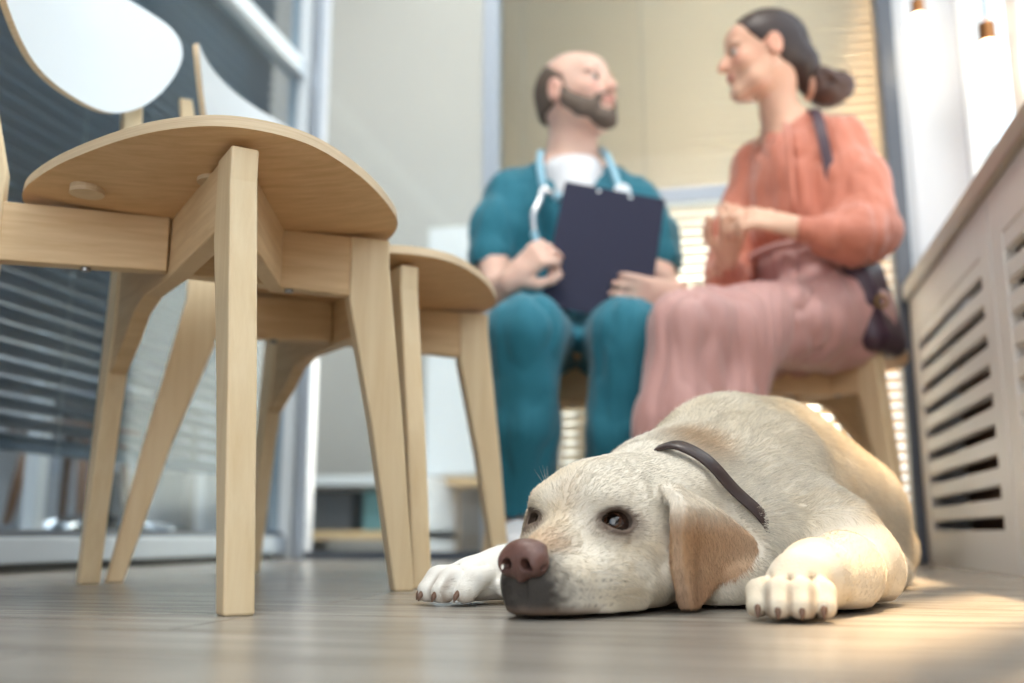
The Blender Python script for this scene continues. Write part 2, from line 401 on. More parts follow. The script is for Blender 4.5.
# ------------------------------------------------------------------ implicit modelling: soft unions of solids on a grid, then surface nets
class Grid:
    def __init__(s, lo, hi, h):
        s.h = h; s.lo = np.array(lo, float); s.n = np.ceil((np.array(hi)-s.lo)/h).astype(int)+1
        s.f = np.full(s.n, .06, np.float32)
        s.ax = [(s.lo[i]+h*np.arange(s.n[i])).astype(np.float32) for i in range(3)]
    def sub(s, lo, hi, pad):
        a = np.clip(np.floor((np.array(lo)-pad-s.lo)/s.h).astype(int), 0, s.n); b = np.clip(np.ceil((np.array(hi)+pad-s.lo)/s.h).astype(int)+1, 0, s.n)
        sl = tuple(slice(a[i], b[i]) for i in range(3))
        X, Y, Z = np.meshgrid(s.ax[0][sl[0]], s.ax[1][sl[1]], s.ax[2][sl[2]], indexing='ij', sparse=True)
        return sl, X, Y, Z
    def put(s, sl, d, k, op):
        g = s.f[sl]
        if op == '+':
            hh = np.maximum(k-np.abs(g-d), 0)/k if k > 0 else 0
            g[...] = np.minimum(g, d)-hh*hh*k*.25
        else:
            d = -d; hh = np.maximum(k-np.abs(g-d), 0)/k if k > 0 else 0
            g[...] = np.maximum(g, d)+hh*hh*k*.25
    def ell(s, c, r, k=.02, R=None, op='+'):
        """ellipsoid; R = 3 rows of local axes"""
        c = np.array(c, float); r = np.array(r, float); m = r.max()
        sl, X, Y, Z = s.sub(c-m, c+m, k+.01)
        if 0 in [q.stop-q.start for q in sl]: return
        X = X-c[0]; Y = Y-c[1]; Z = Z-c[2]
        if R is None: u, v, w = X, Y, Z
        else:
            R = np.array(R, float); u = X*R[0, 0]+Y*R[0, 1]+Z*R[0, 2]; v = X*R[1, 0]+Y*R[1, 1]+Z*R[1, 2]; w = X*R[2, 0]+Y*R[2, 1]+Z*R[2, 2]
        k0 = np.sqrt((u/r[0])**2+(v/r[1])**2+(w/r[2])**2); k1 = np.sqrt((u/r[0]**2)**2+(v/r[1]**2)**2+(w/r[2]**2)**2)
        d = k0*(k0-1)/np.maximum(k1, 1e-6)
        d = np.where(k0 < .05, -r.min(), d)
        s.put(sl, d.astype(np.float32), k, op)
    def cap(s, a, b, ra, rb=None, k=.02, op='+', flat=None):
        """tapered capsule; flat=(axis vector, factor) squashes it across that axis"""
        rb = ra if rb is None else rb
        a = np.array(a, float); b = np.array(b, float); m = max(ra, rb)
        sl, X, Y, Z = s.sub(np.minimum(a, b)-m, np.maximum(a, b)+m, k+.01)
        if 0 in [q.stop-q.start for q in sl]: return
        ab = b-a; L = max(ab.dot(ab), 1e-9)
        t = np.clip(((X-a[0])*ab[0]+(Y-a[1])*ab[1]+(Z-a[2])*ab[2])/L, 0, 1)
        dx = X-a[0]-t*ab[0]; dy = Y-a[1]-t*ab[1]; dz = Z-a[2]-t*ab[2]
        if flat is not None:
            n = np.array(flat[0], float); n /= np.linalg.norm(n); q = (dx*n[0]+dy*n[1]+dz*n[2])*(1/flat[1]-1)
            dx = dx+q*n[0]; dy = dy+q*n[1]; dz = dz+q*n[2]
        d = np.sqrt(dx*dx+dy*dy+dz*dz)-(ra+(rb-ra)*t)
        s.put(sl, d.astype(np.float32), k, op)
    def chain(s, pts, rs, k=.02, op='+', flat=None):
        for i in range(len(pts)-1): s.cap(pts[i], pts[i+1], rs[i], rs[i+1], k, op, flat)
    def nets(s):
        f = s.f; nx, ny, nz = f.shape; ins = f < 0
        c = np.zeros((nx-1, ny-1, nz-1), np.uint8)
        for i in (0, 1):
            for j in (0, 1):
                for l in (0, 1): c += ins[i:nx-1+i, j:ny-1+j, l:nz-1+l]
        act = (c > 0) & (c < 8); idx = np.argwhere(act); n = len(idx)
        ids = np.full(c.shape, -1, np.int64); ids[act] = np.arange(n)
        acc = np.zeros((n, 3)); cnt = np.zeros(n)
        cor = [(0,0,0),(1,0,0),(0,1,0),(1,1,0),(0,0,1),(1,0,1),(0,1,1),(1,1,1)]
        val = [f[idx[:,0]+a, idx[:,1]+b, idx[:,2]+d_] for a, b, d_ in cor]
        for p, q in [(0,1),(2,3),(4,5),(6,7),(0,2),(1,3),(4,6),(5,7),(0,4),(1,5),(2,6),(3,7)]:
            va, vb = val[p], val[q]; m = (va < 0) != (vb < 0)
            t = np.where(m, va/np.where(m, va-vb, 1), 0)
            P = np.array(cor[p])[None]+t[:, None]*(np.array(cor[q])-np.array(cor[p]))[None]
            acc += P*m[:, None]; cnt += m
        V = (acc/cnt[:, None]+idx)*s.h+s.lo
        F = []
        for ax in range(3):
            sh = [slice(0, d_) for d_ in f.shape]; a = list(sh); b = list(sh)
            a[ax] = slice(0, f.shape[ax]-1); b[ax] = slice(1, f.shape[ax])
            o1, o2 = [k for k in range(3) if k != ax]
            for q in (o1, o2): a[q] = slice(1, f.shape[q]-1); b[q] = slice(1, f.shape[q]-1)
            A = ins[tuple(a)]; B = ins[tuple(b)]; e = np.argwhere(A != B)
            if len(e) == 0: continue
            base = e.copy(); base[:, o1] += 1; base[:, o2] += 1
            def cell(d1, d2):
                q = base.copy(); q[:, o1] -= d1; q[:, o2] -= d2; return ids[q[:, 0], q[:, 1], q[:, 2]]
            quad = np.stack([cell(1, 1), cell(0, 1), cell(0, 0), cell(1, 0)], 1)
            inside = A[tuple(e.T)]
            flip = inside if ax != 1 else ~inside
            quad = np.where(flip[:, None], quad, quad[:, ::-1]); F.append(quad)
        return V, np.concatenate(F)
def relax(V, F, it, lam=.5):
    """light Laplacian smoothing"""
    E = np.concatenate([F[:, [0, 1]], F[:, [1, 2]], F[:, [2, 3]], F[:, [3, 0]]])
    for _ in range(it):
        acc = np.zeros_like(V); cnt = np.zeros(len(V))
        for a, b in ((0, 1), (1, 0)):
            for ax in range(3): acc[:, ax] += np.bincount(E[:, a], V[E[:, b], ax], len(V))
            cnt += np.bincount(E[:, a], minlength=len(V))
        V = V+(acc/cnt[:, None]-V)*lam
    return V
def normals(V, F):
    n = np.cross(V[F[:, 2]]-V[F[:, 0]], V[F[:, 3]]-V[F[:, 1]]); N = np.zeros_like(V)
    for k in range(4):
        for ax in range(3): N[:, ax] += np.bincount(F[:, k], n[:, ax], len(V))
    return N/np.maximum(np.linalg.norm(N, axis=1), 1e-12)[:, None]
def fast_mesh(name, V, F, mat, parent=None, col=None, origin=(0, 0, 0)):
    V = V-np.array(origin)[None]
    me = bpy.data.meshes.new(name); me.vertices.add(len(V)); me.vertices.foreach_set('co', V.astype(np.float32).ravel())
    me.loops.add(F.size); me.loops.foreach_set('vertex_index', F.astype(np.int32).ravel())
    me.polygons.add(len(F)); me.polygons.foreach_set('loop_start', np.arange(0, F.size, 4, dtype=np.int32)); me.polygons.foreach_set('loop_total', np.full(len(F), 4, np.int32))
    me.polygons.foreach_set('use_smooth', np.ones(len(F), bool)); me.update(calc_edges=True); me.validate()
    if col is not None:
        a = me.color_attributes.new('Col', 'FLOAT_COLOR', 'POINT'); c4 = np.ones((len(V), 4), np.float32); c4[:, :3] = col; a.data.foreach_set('color', c4.ravel())
    me.materials.append(mat); return link(bpy.data.objects.new(name, me), parent)
def keep_big(V, F):
    """drop loose specks: keep the largest connected piece"""
    lab = np.arange(len(V))
    E = np.concatenate([F[:, [0, 1]], F[:, [1, 2]], F[:, [2, 3]], F[:, [3, 0]]])
    while True:
        m = np.minimum(lab[E[:, 0]], lab[E[:, 1]]); new = lab.copy()
        np.minimum.at(new, E[:, 0], m); np.minimum.at(new, E[:, 1], m); new = new[new]; new = new[new]
        if (new == lab).all(): break
        lab = new
    u, c = np.unique(lab, return_counts=True); big = u[c.argmax()]; keep = lab == big
    rem = np.cumsum(keep)-1; F = F[keep[F[:, 0]]]; return V[keep], rem[F]
def sdf_obj(name, g, mat, parent, origin, it=1, col=None, one=False):
    V, F = g.nets(); V = relax(V, F, it)
    if one: V, F = keep_big(V, F)
    return fast_mesh(name, V, F, mat, parent, col(V, normals(V, F)) if col else None, origin)
def vcol_mat(name, rough=.6, spec=.3, bump=0, bscale=300, sss=0, sheen=0):
    m, nt, b = mat_new(name); a = nt.nodes.new('ShaderNodeVertexColor'); a.layer_name = 'Col'
    nt.links.new(a.outputs['Color'], b.inputs['Base Color']); b.inputs['Roughness'].default_value = rough; b.inputs['Specular IOR Level'].default_value = spec
    if sss: b.inputs['Subsurface Weight'].default_value = sss; b.inputs['Subsurface Radius'].default_value = (1, .4, .25); b.inputs['Subsurface Scale'].default_value = .006
    if sheen: b.inputs['Sheen Weight'].default_value = sheen
    if bump:
        tc = nt.nodes.new('ShaderNodeTexCoord'); n2 = nt.nodes.new('ShaderNodeTexNoise'); n2.inputs['Scale'].default_value = bscale; n2.inputs['Detail'].default_value = 3
        nt.links.new(tc.outputs['Object'], n2.inputs['Vector'])
        bp = nt.nodes.new('ShaderNodeBump'); bp.inputs['Strength'].default_value = bump; bp.inputs['Distance'].default_value = .001
        nt.links.new(n2.outputs['Fac'], bp.inputs['Height']); nt.links.new(bp.outputs['Normal'], b.inputs['Normal'])
    return m
def L3(c): return np.array(lin(c)[:3])
def sstep(a, b, x):
    t = np.clip((x-a)/(b-a), 0, 1); return t*t*(3-2*t)
def vnoise(P, sc, seed=0):
    """cheap smooth value noise for pigment variation"""
    Q = P*sc+seed*13.7; i = np.floor(Q).astype(np.int64); f = Q-i; f = f*f*(3-2*f); out = 0
    for a in (0, 1):
        for b in (0, 1):
            for c in (0, 1):
                hsh = np.sin((i[:, 0]+a)*127.1+(i[:, 1]+b)*311.7+(i[:, 2]+c)*74.7)*43758.5453; hsh -= np.floor(hsh)
                out = out+hsh*(f[:, 0] if a else 1-f[:, 0])*(f[:, 1] if b else 1-f[:, 1])*(f[:, 2] if c else 1-f[:, 2])
    return out
# ------------------------------------------------------------------ the dog
HN = np.array((.009, .815, 0.)); HB = np.array((.552, .834, 0.)); HR = np.array((.834, -.552, 0.)); HZ = np.array((0, 0, 1.))
def hd(b, l, z): return HN+HB*b+HR*l+HZ*z
HM = [HB, HR, HZ]
def unitv(v): v = np.array(v, float); return v/np.linalg.norm(v)
def build_dog():
    root = thing('dog', 'cream labrador dog lying on the floor with its chin down', 'dog', (.26, 1.12, 0))
    org = (.26, 1.12, 0)
    g = Grid((-.14, .755, -.004), (.64, 1.66, .262), .0022*FINE)
    ax = unitv((.60, .80, 0)); sd = np.array((ax[1], -ax[0], 0)); RB = [ax, sd, HZ]
    # trunk
    g.ell((.270, 1.175, .112), (.15, .103, .106), .05, RB)
    g.ell((.338, 1.275, .110), (.16, .108, .106), .05, RB)
    g.ell((.405, 1.375, .10), (.15, .108, .096), .05, RB)
    g.ell((.440, 1.44, .092), (.12, .10, .086), .05, RB)
    g.chain([(.25, 1.14, .156), (.325, 1.25, .162), (.425, 1.42, .138)], [.055, .05, .045], .05)
    # belly and chest on the floor
    g.ell((.235, 1.07, .07), (.11, .085, .075), .045, RB)
    # neck
    g.chain([hd(.185, 0, .082), (.160, 1.04, .094), (.235, 1.13, .118)], [.060, .066, .084], .04)
    g.ell((.196, .945, .026), (.036, .030, .026), .012); g.ell((.238, .985, .055), (.05, .045, .05), .03)
    # near thigh and hind foot
    g.ell((.492, 1.385, .076), (.100, .046, .077), .025, [unitv((.5, .85, .1)), unitv((.86, -.5, 0)), HZ])
    g.chain([(.540, 1.44, .045), (.485, 1.35, .028), (.47, 1.26, .022)], [.035, .026, .022], .02)
    # far thigh
    g.ell((.40, 1.50, .065), (.08, .05, .06), .03, RB)
    # near shoulder, upper arm, forearm
    g.ell((.285, 1.075, .105), (.085, .05, .085), .03, [unitv((.6, .5, -.5)), unitv((.7, -.72, 0)), unitv((.35, .35, .86))])
    g.chain([(.268, 1.05, .092), (.318, 1.015, .056), (.342, 1.002, .040)], [.055, .046, .038], .03)
    g.ell((.356, 1.01, .028), (.030, .026, .029), .02)
    g.chain([(.342, .995, .034), (.300, .925, .034), (.258, .866, .033), (.236, .838, .030)], [.034, .033, .028, .025], .014)
    g.ell((.298, .90, .022), (.026, .016, .020), .02, [unitv((.5, .86, 0)), unitv((.86, -.5, 0)), HZ])
    # far foreleg
    g.chain([(.20, 1.13, .07), (.10, 1.09, .048), (.04, 1.055, .036), (-.010, 1.03, .026), (-.035, 1.015, .022)], [.055, .038, .030, .025, .022], .02)
    # paws
    claws = []; gaps = []
    def paw(c, fw, s=1.0):
        fw = unitv(fw); lt = np.array((-fw[1], fw[0], 0)); c = np.array(c)
        R = [fw, lt, HZ]
        g.ell(c+HZ*.021*s-fw*.006, (.030*s, .027*s, .021*s), .014, R)
        for i, (o, fwd, r) in enumerate(((-.0235, .018, .0118), (-.0085, .030, .0130), (.0085, .030, .0130), (.0235, .018, .0118))):
            a = c+lt*o*s+fw*(fwd-.022)*s+HZ*.028*s; b = c+lt*o*1.12*s+fw*(fwd-.004)*s+HZ*.024*s; e = c+lt*o*1.16*s+fw*(fwd+.008)*s+HZ*.013*s
            g.chain([a, b, e], [r*s*.82, r*s*1.04, r*s*.92], .0022)
            if i: m_ = c+lt*((-.0235, -.0085, .0085, .0235)[i-1]+o)*.56*s; g.chain([m_-fw*.006*s+HZ*.037*s, m_+fw*(.022 if i == 2 else .016)*s+HZ*.034*s, m_+fw*(.036 if i == 2 else .030)*s+HZ*.008*s], [.0010, .0018, .0022], .0055, '-'); gaps.append((m_+fw*.006*s, m_+fw*.054*s))
            claws.append((e+fw*.008*s+HZ*.000, fw, s))
    paw((.224, .820, 0), (-.30, -.95, 0), .90)
    paw((-.045, 1.005, 0), (-.70, -.70, 0), 1.0)
    # dewclaw pad on the far leg
    g.ell((-.004, .988, .016), (.012, .010, .010), .008)
    # ---- head
    g.ell(hd(.150, 0, .080), (.080, .064, .058), .02, HM)               # skull
    g.ell(hd(.120, 0, .086), (.05, .048, .040), .02, HM)                 # forehead
    g.ell(hd(.140, .034, .060), (.062, .040, .052), .02, HM)            # cheek muscles
    g.ell(hd(.140, -.034, .060), (.062, .040, .052), .02, HM)
    g.ell(hd(.150, 0, .035), (.085, .066, .036), .03, HM)               # throat on the floor
    g.chain([hd(.014, 0, .044), hd(.045, 0, .049), hd(.085, 0, .064)], [.0150, .0200, .026], .018)   # bridge
    for sg in (1, -1):
        g.chain([hd(.016, sg*.010, .026), hd(.036, sg*.017, .027), hd(.075, sg*.029, .030), hd(.105, sg*.038, .032)], [.0165, .0225, .028, .027], .009)   # flews
        g.chain([hd(.014, sg*.012, .012), hd(.035, sg*.023, .010), hd(.065, sg*.033, .010), hd(.102, sg*.046, .011)], [.010, .0115, .013, .012], .009)  # hanging lip
        g.ell(hd(.090, sg*.028, .098), (.020, .017, .012), .014, HM)    # brow
        g.ell(hd(.078, sg*.034, .064), (.016, .013, .012), .014, HM)    # below the eye
        g.ell(hd(.205, sg*.045, .10), (.03, .03, .03), .03, HM)
    g.ell(hd(.015, 0, .010), (.014, .017, .010), .008, HM)              # chin
    # furrow down the forehead, stop between the eyes
    
    # mouth corner crease and lip fold
    g.chain([hd(.100, .070, .010), hd(.094, .068, .028), hd(.080, .062, .040)], [.0035, .003, .002], .007, '-')
    g.chain([hd(.001, 0, .028), hd(.0, 0, .012)], [.002, .002], .005, '-')
    # cheek crease running from the eye to the mouth
    g.chain([hd(.085, .058, .060), hd(.11, .073, .040), hd(.118, .078, .022)], [.0025, .003, .003], .012, '-')
    # eye sockets
    eyes = []
    for sg in (1, -1):
        c = hd(.0955, (.0325 if sg > 0 else -.0262), .0750); o = unitv(HR*sg*(.50 if sg > 0 else .45)-HB*.80+HZ*.14)
        eyes.append((c, o, sg))
        g.ell(c, (.0175, .0165, .0135), .012, [unitv(np.cross(o, HZ)), o, unitv(np.cross(np.cross(o, HZ), o))])   # lids
        t = unitv(np.cross(HZ, o)); u = np.cross(o, t)
        g.ell(c+o*.0150, (.0140, .0120, .0100), .003, [t, o, u], '-')
    # wrinkles over the near brow
    for (b0, l0, z0, b1, l1, z1) in ((.105, .052, .112, .14, .040, .140), (.118, .062, .100, .155, .052, .130)):
        g.cap(hd(b0, l0, z0+.004), hd(b1, l1, z1+.006), .002, .002, .010, '-')
    # ears: thin bent flaps
    def ear(sg, poly):
        P = np.array(poly); o_ = 0 if sg > 0 else -.022; lo = P.min(0); hi = P.max(0)
        pts = np.array([hd(b, sg*l, z) for b in (lo[0], hi[0]) for l in (.03, .135) for z in (lo[1], hi[1])])
        sl, X, Y, Z = g.sub(pts.min(0), pts.max(0), .02)
        X = X-HN[0]; Y = Y-HN[1]
        B = X*HB[0]+Y*HB[1]+0*Z; L = (X*HR[0]+Y*HR[1])*sg+0*Z; Z = Z+0*X+0*Y
        d2 = np.full(B.shape, 1e9); s_ = np.ones(B.shape); n = len(P)
        for i in range(n):
            a = P[i]; b = P[i-1]; e = b-a; wx = B-a[0]; wz = Z-a[1]
            t = np.clip((wx*e[0]+wz*e[1])/(e@e), 0, 1); bx = wx-e[0]*t; bz = wz-e[1]*t; d2 = np.minimum(d2, bx*bx+bz*bz)
            c1 = Z >= a[1]; c2 = Z < b[1]; c3 = e[0]*wz > e[1]*wx
            s_ = np.where((c1 & c2 & c3) | (~c1 & ~c2 & ~c3), -s_, s_)
        d2 = s_*np.sqrt(d2)
        # the flap leaves the skull, folds outward and comes down along the cheek
        off = .0775 + .020*sstep(.125, .06, Z)*sstep(.13, .24, B) + .008*np.exp(-((Z-.088)/.03)**2) - .020*sstep(.086, .118, Z) + .020*sstep(.17, .26, B) + .004*sstep(.150, .128, B) + o_
        th = .0045+.0015*sstep(.08, .12, Z)
        dl = np.abs(L-off)-th
        d = np.minimum(np.maximum(d2+.003, dl), 0)+np.sqrt(np.maximum(d2+.003, 0)**2+np.maximum(dl, 0)**2)-.003
        g.put(sl, (d*.8).astype(np.float32), .0035, '+')
    EAR = spline([(.112, .092), (.130, .110), (.155, .110), (.182, .096), (.207, .078), (.228, .060), (.222, .045), (.200, .031), (.177, .016), (.156, .002), (.140, .005), (.128, .030), (.118, .060), (.110, .080)], 3, True)-np.array((.009, .001))
    ear(1, EAR); ear(-1, EAR*np.array((1, .9))+np.array((.018, .0)))
    g.f = np.maximum(g.f, (.0035-g.ax[2])[None, None, :].astype(np.float32))
    V, F = g.nets(); V = relax(V, F, 1, .4); V, F = keep_big(V, F); N = normals(V, F)
    V[:, 2] = np.maximum(V[:, 2], .0008)
    def hlocal(P): Q = P-HN[None]; return Q@HB, Q@HR, P[:, 2]
    def polysd(b, z, P2):
        d2 = np.full(b.shape, 1e9); s_ = np.ones(b.shape)
        for i in range(len(P2)):
            a = P2[i]; e = P2[i-1]-a; wx = b-a[0]; wz = z-a[1]; t = np.clip((wx*e[0]+wz*e[1])/(e@e), 0, 1)
            d2 = np.minimum(d2, (wx-e[0]*t)**2+(wz-e[1]*t)**2); c1 = z >= a[1]; c2 = z < P2[i-1][1]; c3 = e[0]*wz > e[1]*wx
            s_ = np.where((c1 & c2 & c3) | (~c1 & ~c2 & ~c3), -s_, s_)
        return s_*np.sqrt(d2)
    def earmask(P):
        b, l, z = hlocal(P); al = np.abs(l)
        m_ = (l > .05)*(l < .14)*(b > .08)*(b < .25)*(z < .13); o_ = np.zeros(len(P)); k_ = np.nonzero(m_)[0]
        if len(k_):
            bb, zz_ = b[k_], z[k_]; of = .0775 + .020*sstep(.125, .06, zz_)*sstep(.13, .24, bb) + .008*np.exp(-((zz_-.088)/.03)**2) - .020*sstep(.086, .118, zz_) + .020*sstep(.17, .26, bb) + .004*sstep(.150, .128, bb)
            o_[k_] = sstep(.0015, -.0005, polysd(bb, zz_, EAR))*sstep(-.012, -.007, l[k_]-of)
        return o_
    def earmask_old(P):
        b, l, z = hlocal(P); al = np.abs(l)
        return sstep(.066, .078, al)*sstep(.098, .108, b)*(b < .265)*(z < .135)*(al < .128)*(l > 0)
    def color(P):
        b, l, z = hlocal(P); al = np.abs(l)
        base = L3((238, 231, 217)); cream = L3((230, 214, 186)); white = L3((240, 236, 226)); n = len(P)
        nz = vnoise(P, 14, 1)*.6+vnoise(P, 45, 2)*.4
        c = base[None]+(cream-base)[None]*(sstep(.45, .75, nz)*.55)[:, None]
        def mixc(c, k, w): w = np.clip(w, 0, 1)[:, None]; return c*(1-w)+L3(k)[None]*w
        body = sstep(.24, .30, b)
        c = mixc(c, (222, 205, 172), body*sstep(.12, .2, z)*.45*vnoise(P, 10, 5)*1.4)
        # far paw and chest whiter
        c = mixc(c, (240, 237, 230), sstep(.06, .03, z)*sstep(1.0, .9, P[:, 1])*.0 + sstep(.05, -.02, P[:, 0])*sstep(.93, .97, P[:, 1]))
        # tan behind the skull, under the collar
        dn = np.linalg.norm(P-np.array((.185, 1.02, .15))[None], axis=1); c = mixc(c, (196, 160, 116), sstep(.055, .015, dn)*.7)
        e = earmask(P)
        en = vnoise(P, 22, 7)
        tan = e*(.10+1.0*sstep(.098, .066, z)*sstep(.092, .101, b))*(.62+.5*en)
        c = mixc(c, (204, 166, 131), tan)
        c = mixc(c, (186, 142, 110), e*sstep(.040, .008, z)*.55)
        inner = sstep(.115, .12, z)*0
        # bridge of the nose tan, front of the muzzle and lips darker
        c = mixc(c, (206, 172, 138), sstep(.055, .016, b)*sstep(.048, .058, z)*.75)
        c = mixc(c, (206, 182, 150), np.exp(-((b-.06)/.03)**2)*np.exp(-(l/.013)**2)*sstep(.05, .07, z)*.45)
        dk = sstep(.044, .008, b+.35*np.maximum(l-.004, 0)+.012*(vnoise(P, 260, 4)-.5)-.10*np.maximum(.03-z, 0))*sstep(.062, .045, z)
        c = mixc(c, (50, 44, 43), dk*.94)
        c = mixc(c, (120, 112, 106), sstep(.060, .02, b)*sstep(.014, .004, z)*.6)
        # whisker spots
        rs = np.random.default_rng(3)
        for i in range(4):
            for j in range(6):
                bb = .024+.0068*j+rs.uniform(-.0015, .0015)+.002*(i % 2); zz = .011+.0062*i+rs.uniform(-.001, .001)
                w = np.exp(-(((b-bb)/.0011)**2+((z-zz)/.0010)**2))*(l > .006)
                c = mixc(c, (84, 74, 70), w*.62)
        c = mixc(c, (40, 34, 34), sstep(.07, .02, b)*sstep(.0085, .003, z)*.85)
        for (ec, o, sg) in eyes:
            q = P-ec[None]; t = unitv(np.cross(HZ, o)); u = np.cross(o, t)
            a_ = q@t; u_ = q@u; r = np.sqrt((a_/.0165)**2+((u_+.0005)/.0122)**2); fr = (q@o > -.002)
            c = mixc(c, (58, 44, 40), sstep(1.18, .98, r)*fr*.95)
            r2 = np.sqrt(((a_-.0*sg)/.03)**2+((u_+.004)/.017)**2); c = mixc(c, (150, 132, 118), sstep(1.15, .6, r2)*fr*.55)
            inn = q@(-HB) ; r3 = np.linalg.norm(q-( -HR*sg*.016 - HB*.004 - HZ*.006)[None], axis=1); c = mixc(c, (120, 106, 98), sstep(.016, .006, r3)*.75)
        # toes: browner along the gaps and towards the floor
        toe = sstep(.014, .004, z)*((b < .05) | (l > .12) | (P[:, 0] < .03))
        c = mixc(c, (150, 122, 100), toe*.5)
        for (a, e) in gaps:
            ab = (e-a)[:2]; t = np.clip(((P[:, :2]-a[None, :2])@ab)/(ab@ab), 0, 1); d = np.linalg.norm(P[:, :2]-a[None, :2]-t[:, None]*ab[None], axis=1)
            c = mixc(c, (136, 112, 92), sstep(.0038, .0008, d)*sstep(.036, .020, z)*.55)
        return np.clip(c, 0, 1)
    C = color(V)
    body = fast_mesh('body', V, F, vcol_mat('dog coat skin', .75, .15, .4, 500), root, C, org)
    # coat: short hairs combed from nose to tail
    area = np.linalg.norm(np.cross(V[F[:, 2]]-V[F[:, 0]], V[F[:, 3]]-V[F[:, 1]]), axis=1)*.5
    fc = V[F].mean(1); fb, fl, fz = hlocal(fc)
    dens = np.where(fb < .27, 2.2, 1.0)*np.where(fc[:, 1] > 1.35, .5, 1)
    w = area*dens; 
    # no hair inside the sockets, on the nose seat and under the body
    for (ec, o, sg) in eyes:
        q = fc-ec[None]; t = unitv(np.cross(HZ, o)); u = np.cross(o, t)
        w = w*(np.sqrt(((q@t)/.0145)**2+((q@u)/.0105)**2) > 1)
    dn = np.linalg.norm(fc-hd(.0, 0, .048)[None], axis=1); w = w*(dn > .021)*(fz > .004)
    vis = w > 0; pick = rng.choice(len(F), 230000, p=w/w.sum())
    r4 = rng.dirichlet((1, 1, 1, 1), len(pick)); P = np.einsum('nk,nkd->nd', r4, V[F[pick]]); Nn = unit_rows(np.einsum('nk,nkd->nd', r4, N[F[pick]]))
    b, l, z = hlocal(P)
    flow = np.tile(unitv((.60, .80, -.25)), (len(P), 1))
    hflow = HB[None]*1.0+HR[None]*(np.sign(l)*.25)[:, None]+HZ[None]*(.15-.9*sstep(.10, .02, z)*sstep(.05, .1, b))[:, None]
    wh = sstep(.27, .18, b)*(np.abs(l) < .12); flow = flow*(1-wh)[:, None]+hflow*wh[:, None]
    wm = sstep(.06, .03, b)*sstep(.06, .04, z); flow = flow*(1-wm)[:, None]+(HB[None]*.6-HZ[None]*.6+HR[None]*(np.sign(l)*.3)[:, None])*wm[:, None]
    we = earmask(P); flow = flow*(1-we)[:, None]+(HB[None]*.35-HZ[None]*1.0)*we[:, None]
    # legs: towards the paw
    sa, sb = np.array((.345, 1.0, .03)), np.array((.226, .82, .03)); t = np.clip(((P-sa)@(sb-sa))/((sb-sa)@(sb-sa)), 0, 1)
    nl = sstep(.078, .030, np.linalg.norm(P-sa-t[:, None]*(sb-sa), axis=1))
    flow = flow*(1-nl)[:, None]+np.array((-.55, -.75, -.35))[None]*nl[:, None]
    fl_ = sstep(.09, .04, P[:, 0])*(P[:, 1] > .955)*(b > .09 if False else 1)*(1-wh*0)
    nearpaw = np.hypot(P[:, 0]-.226, P[:, 1]-.818) < .065
    flow = np.where(nearpaw[:, None], np.array((-.32, -.95, -.35))[None], flow)
    farleg = (P[:, 0] < .09)*(P[:, 1] > .965)*(l < -.05)
    flow = np.where(farleg[:, None] > 0, np.array((-.85, -.4, -.25))[None], flow)
    sw = (vnoise(P, 30, 11)-.5)[:, None]*np.array((.5, -.4, .5))[None]+(vnoise(P, 70, 12)-.5)[:, None]*np.array((-.3, .3, .5))[None]
    flow = unit_rows(flow)+sw*np.where(wh > .5, .45, .8)[:, None]
    tang = unit_rows(flow-Nn*(flow*Nn).sum(1)[:, None]+rng.normal(0, .07, P.shape))
    lift = np.where(wh > .5, .16, .26)+rng.uniform(-.06, .08, len(P))
    ln = np.where(wh > .5, .0064, .0125)*np.where(wm > .5, .7, 1)*np.where((nl > .5) | (farleg > 0), .5, 1)*rng.uniform(.7, 1.25, len(P))
    ln = ln*np.where(P[:, 2] < .012, .6, 1)
    dp = np.minimum(np.hypot(P[:, 0]-.220, P[:, 1]-.808), np.hypot(P[:, 0]+.055, P[:, 1]-.992)); ln = ln*np.where(dp < .062, .42, 1); lift = np.where((dp < .062) | (nl > .3), .11, lift)
    p0 = P-Nn*.0006; d1 = unit_rows(tang+Nn*(lift*1.6)[:, None]); d2 = unit_rows(tang+Nn*(lift*.5)[:, None]-HZ[None]*.08)
    p1 = p0+d1*(ln*.45)[:, None]; p2 = p1+d2*(ln*.55)[:, None]
    p1[:, 2] = np.maximum(p1[:, 2], .001); p2[:, 2] = np.maximum(p2[:, 2], .0008)
    hair_curves('fur', np.stack([p0, p1, p2], 1)-np.array(org)[None, None], color(P)*(rng.uniform(.74, 1.13, len(P)))[:, None], .00023, root)
    # nose
    ng = Grid(hd(0, 0, .046)-.035, hd(0, 0, .046)+.035, .0009); HN0 = HN.copy(); HN[:] = HN-HB*.004+HZ*0
    ng.ell(hd(.006, 0, .0475), (.0150, .0200, .0140), .004, HM)
    ng.ell(hd(.010, 0, .0560), (.015, .0165, .0070), .006, HM)
    for sg in (1, -1): ng.ell(hd(.0035, sg*.0115, .0445), (.0120, .0100, .0110), .005, HM)
    ng.ell(hd(.002, 0, .0375), (.007, .0060, .0085), .005, HM)
    for sg in (1, -1):
        ng.chain([hd(-.009, sg*.0085, .0435), hd(.002, sg*.0090, .0440)], [.0046, .0038], .0025, '-')
        ng.chain([hd(-.004, sg*.0125, .0410), hd(.004, sg*.0210, .0415)], [.0028, .0020], .002, '-')
    ng.cap(hd(-.010, 0, .047), hd(-.005, 0, .028), .0011, .0011, .003, '-')
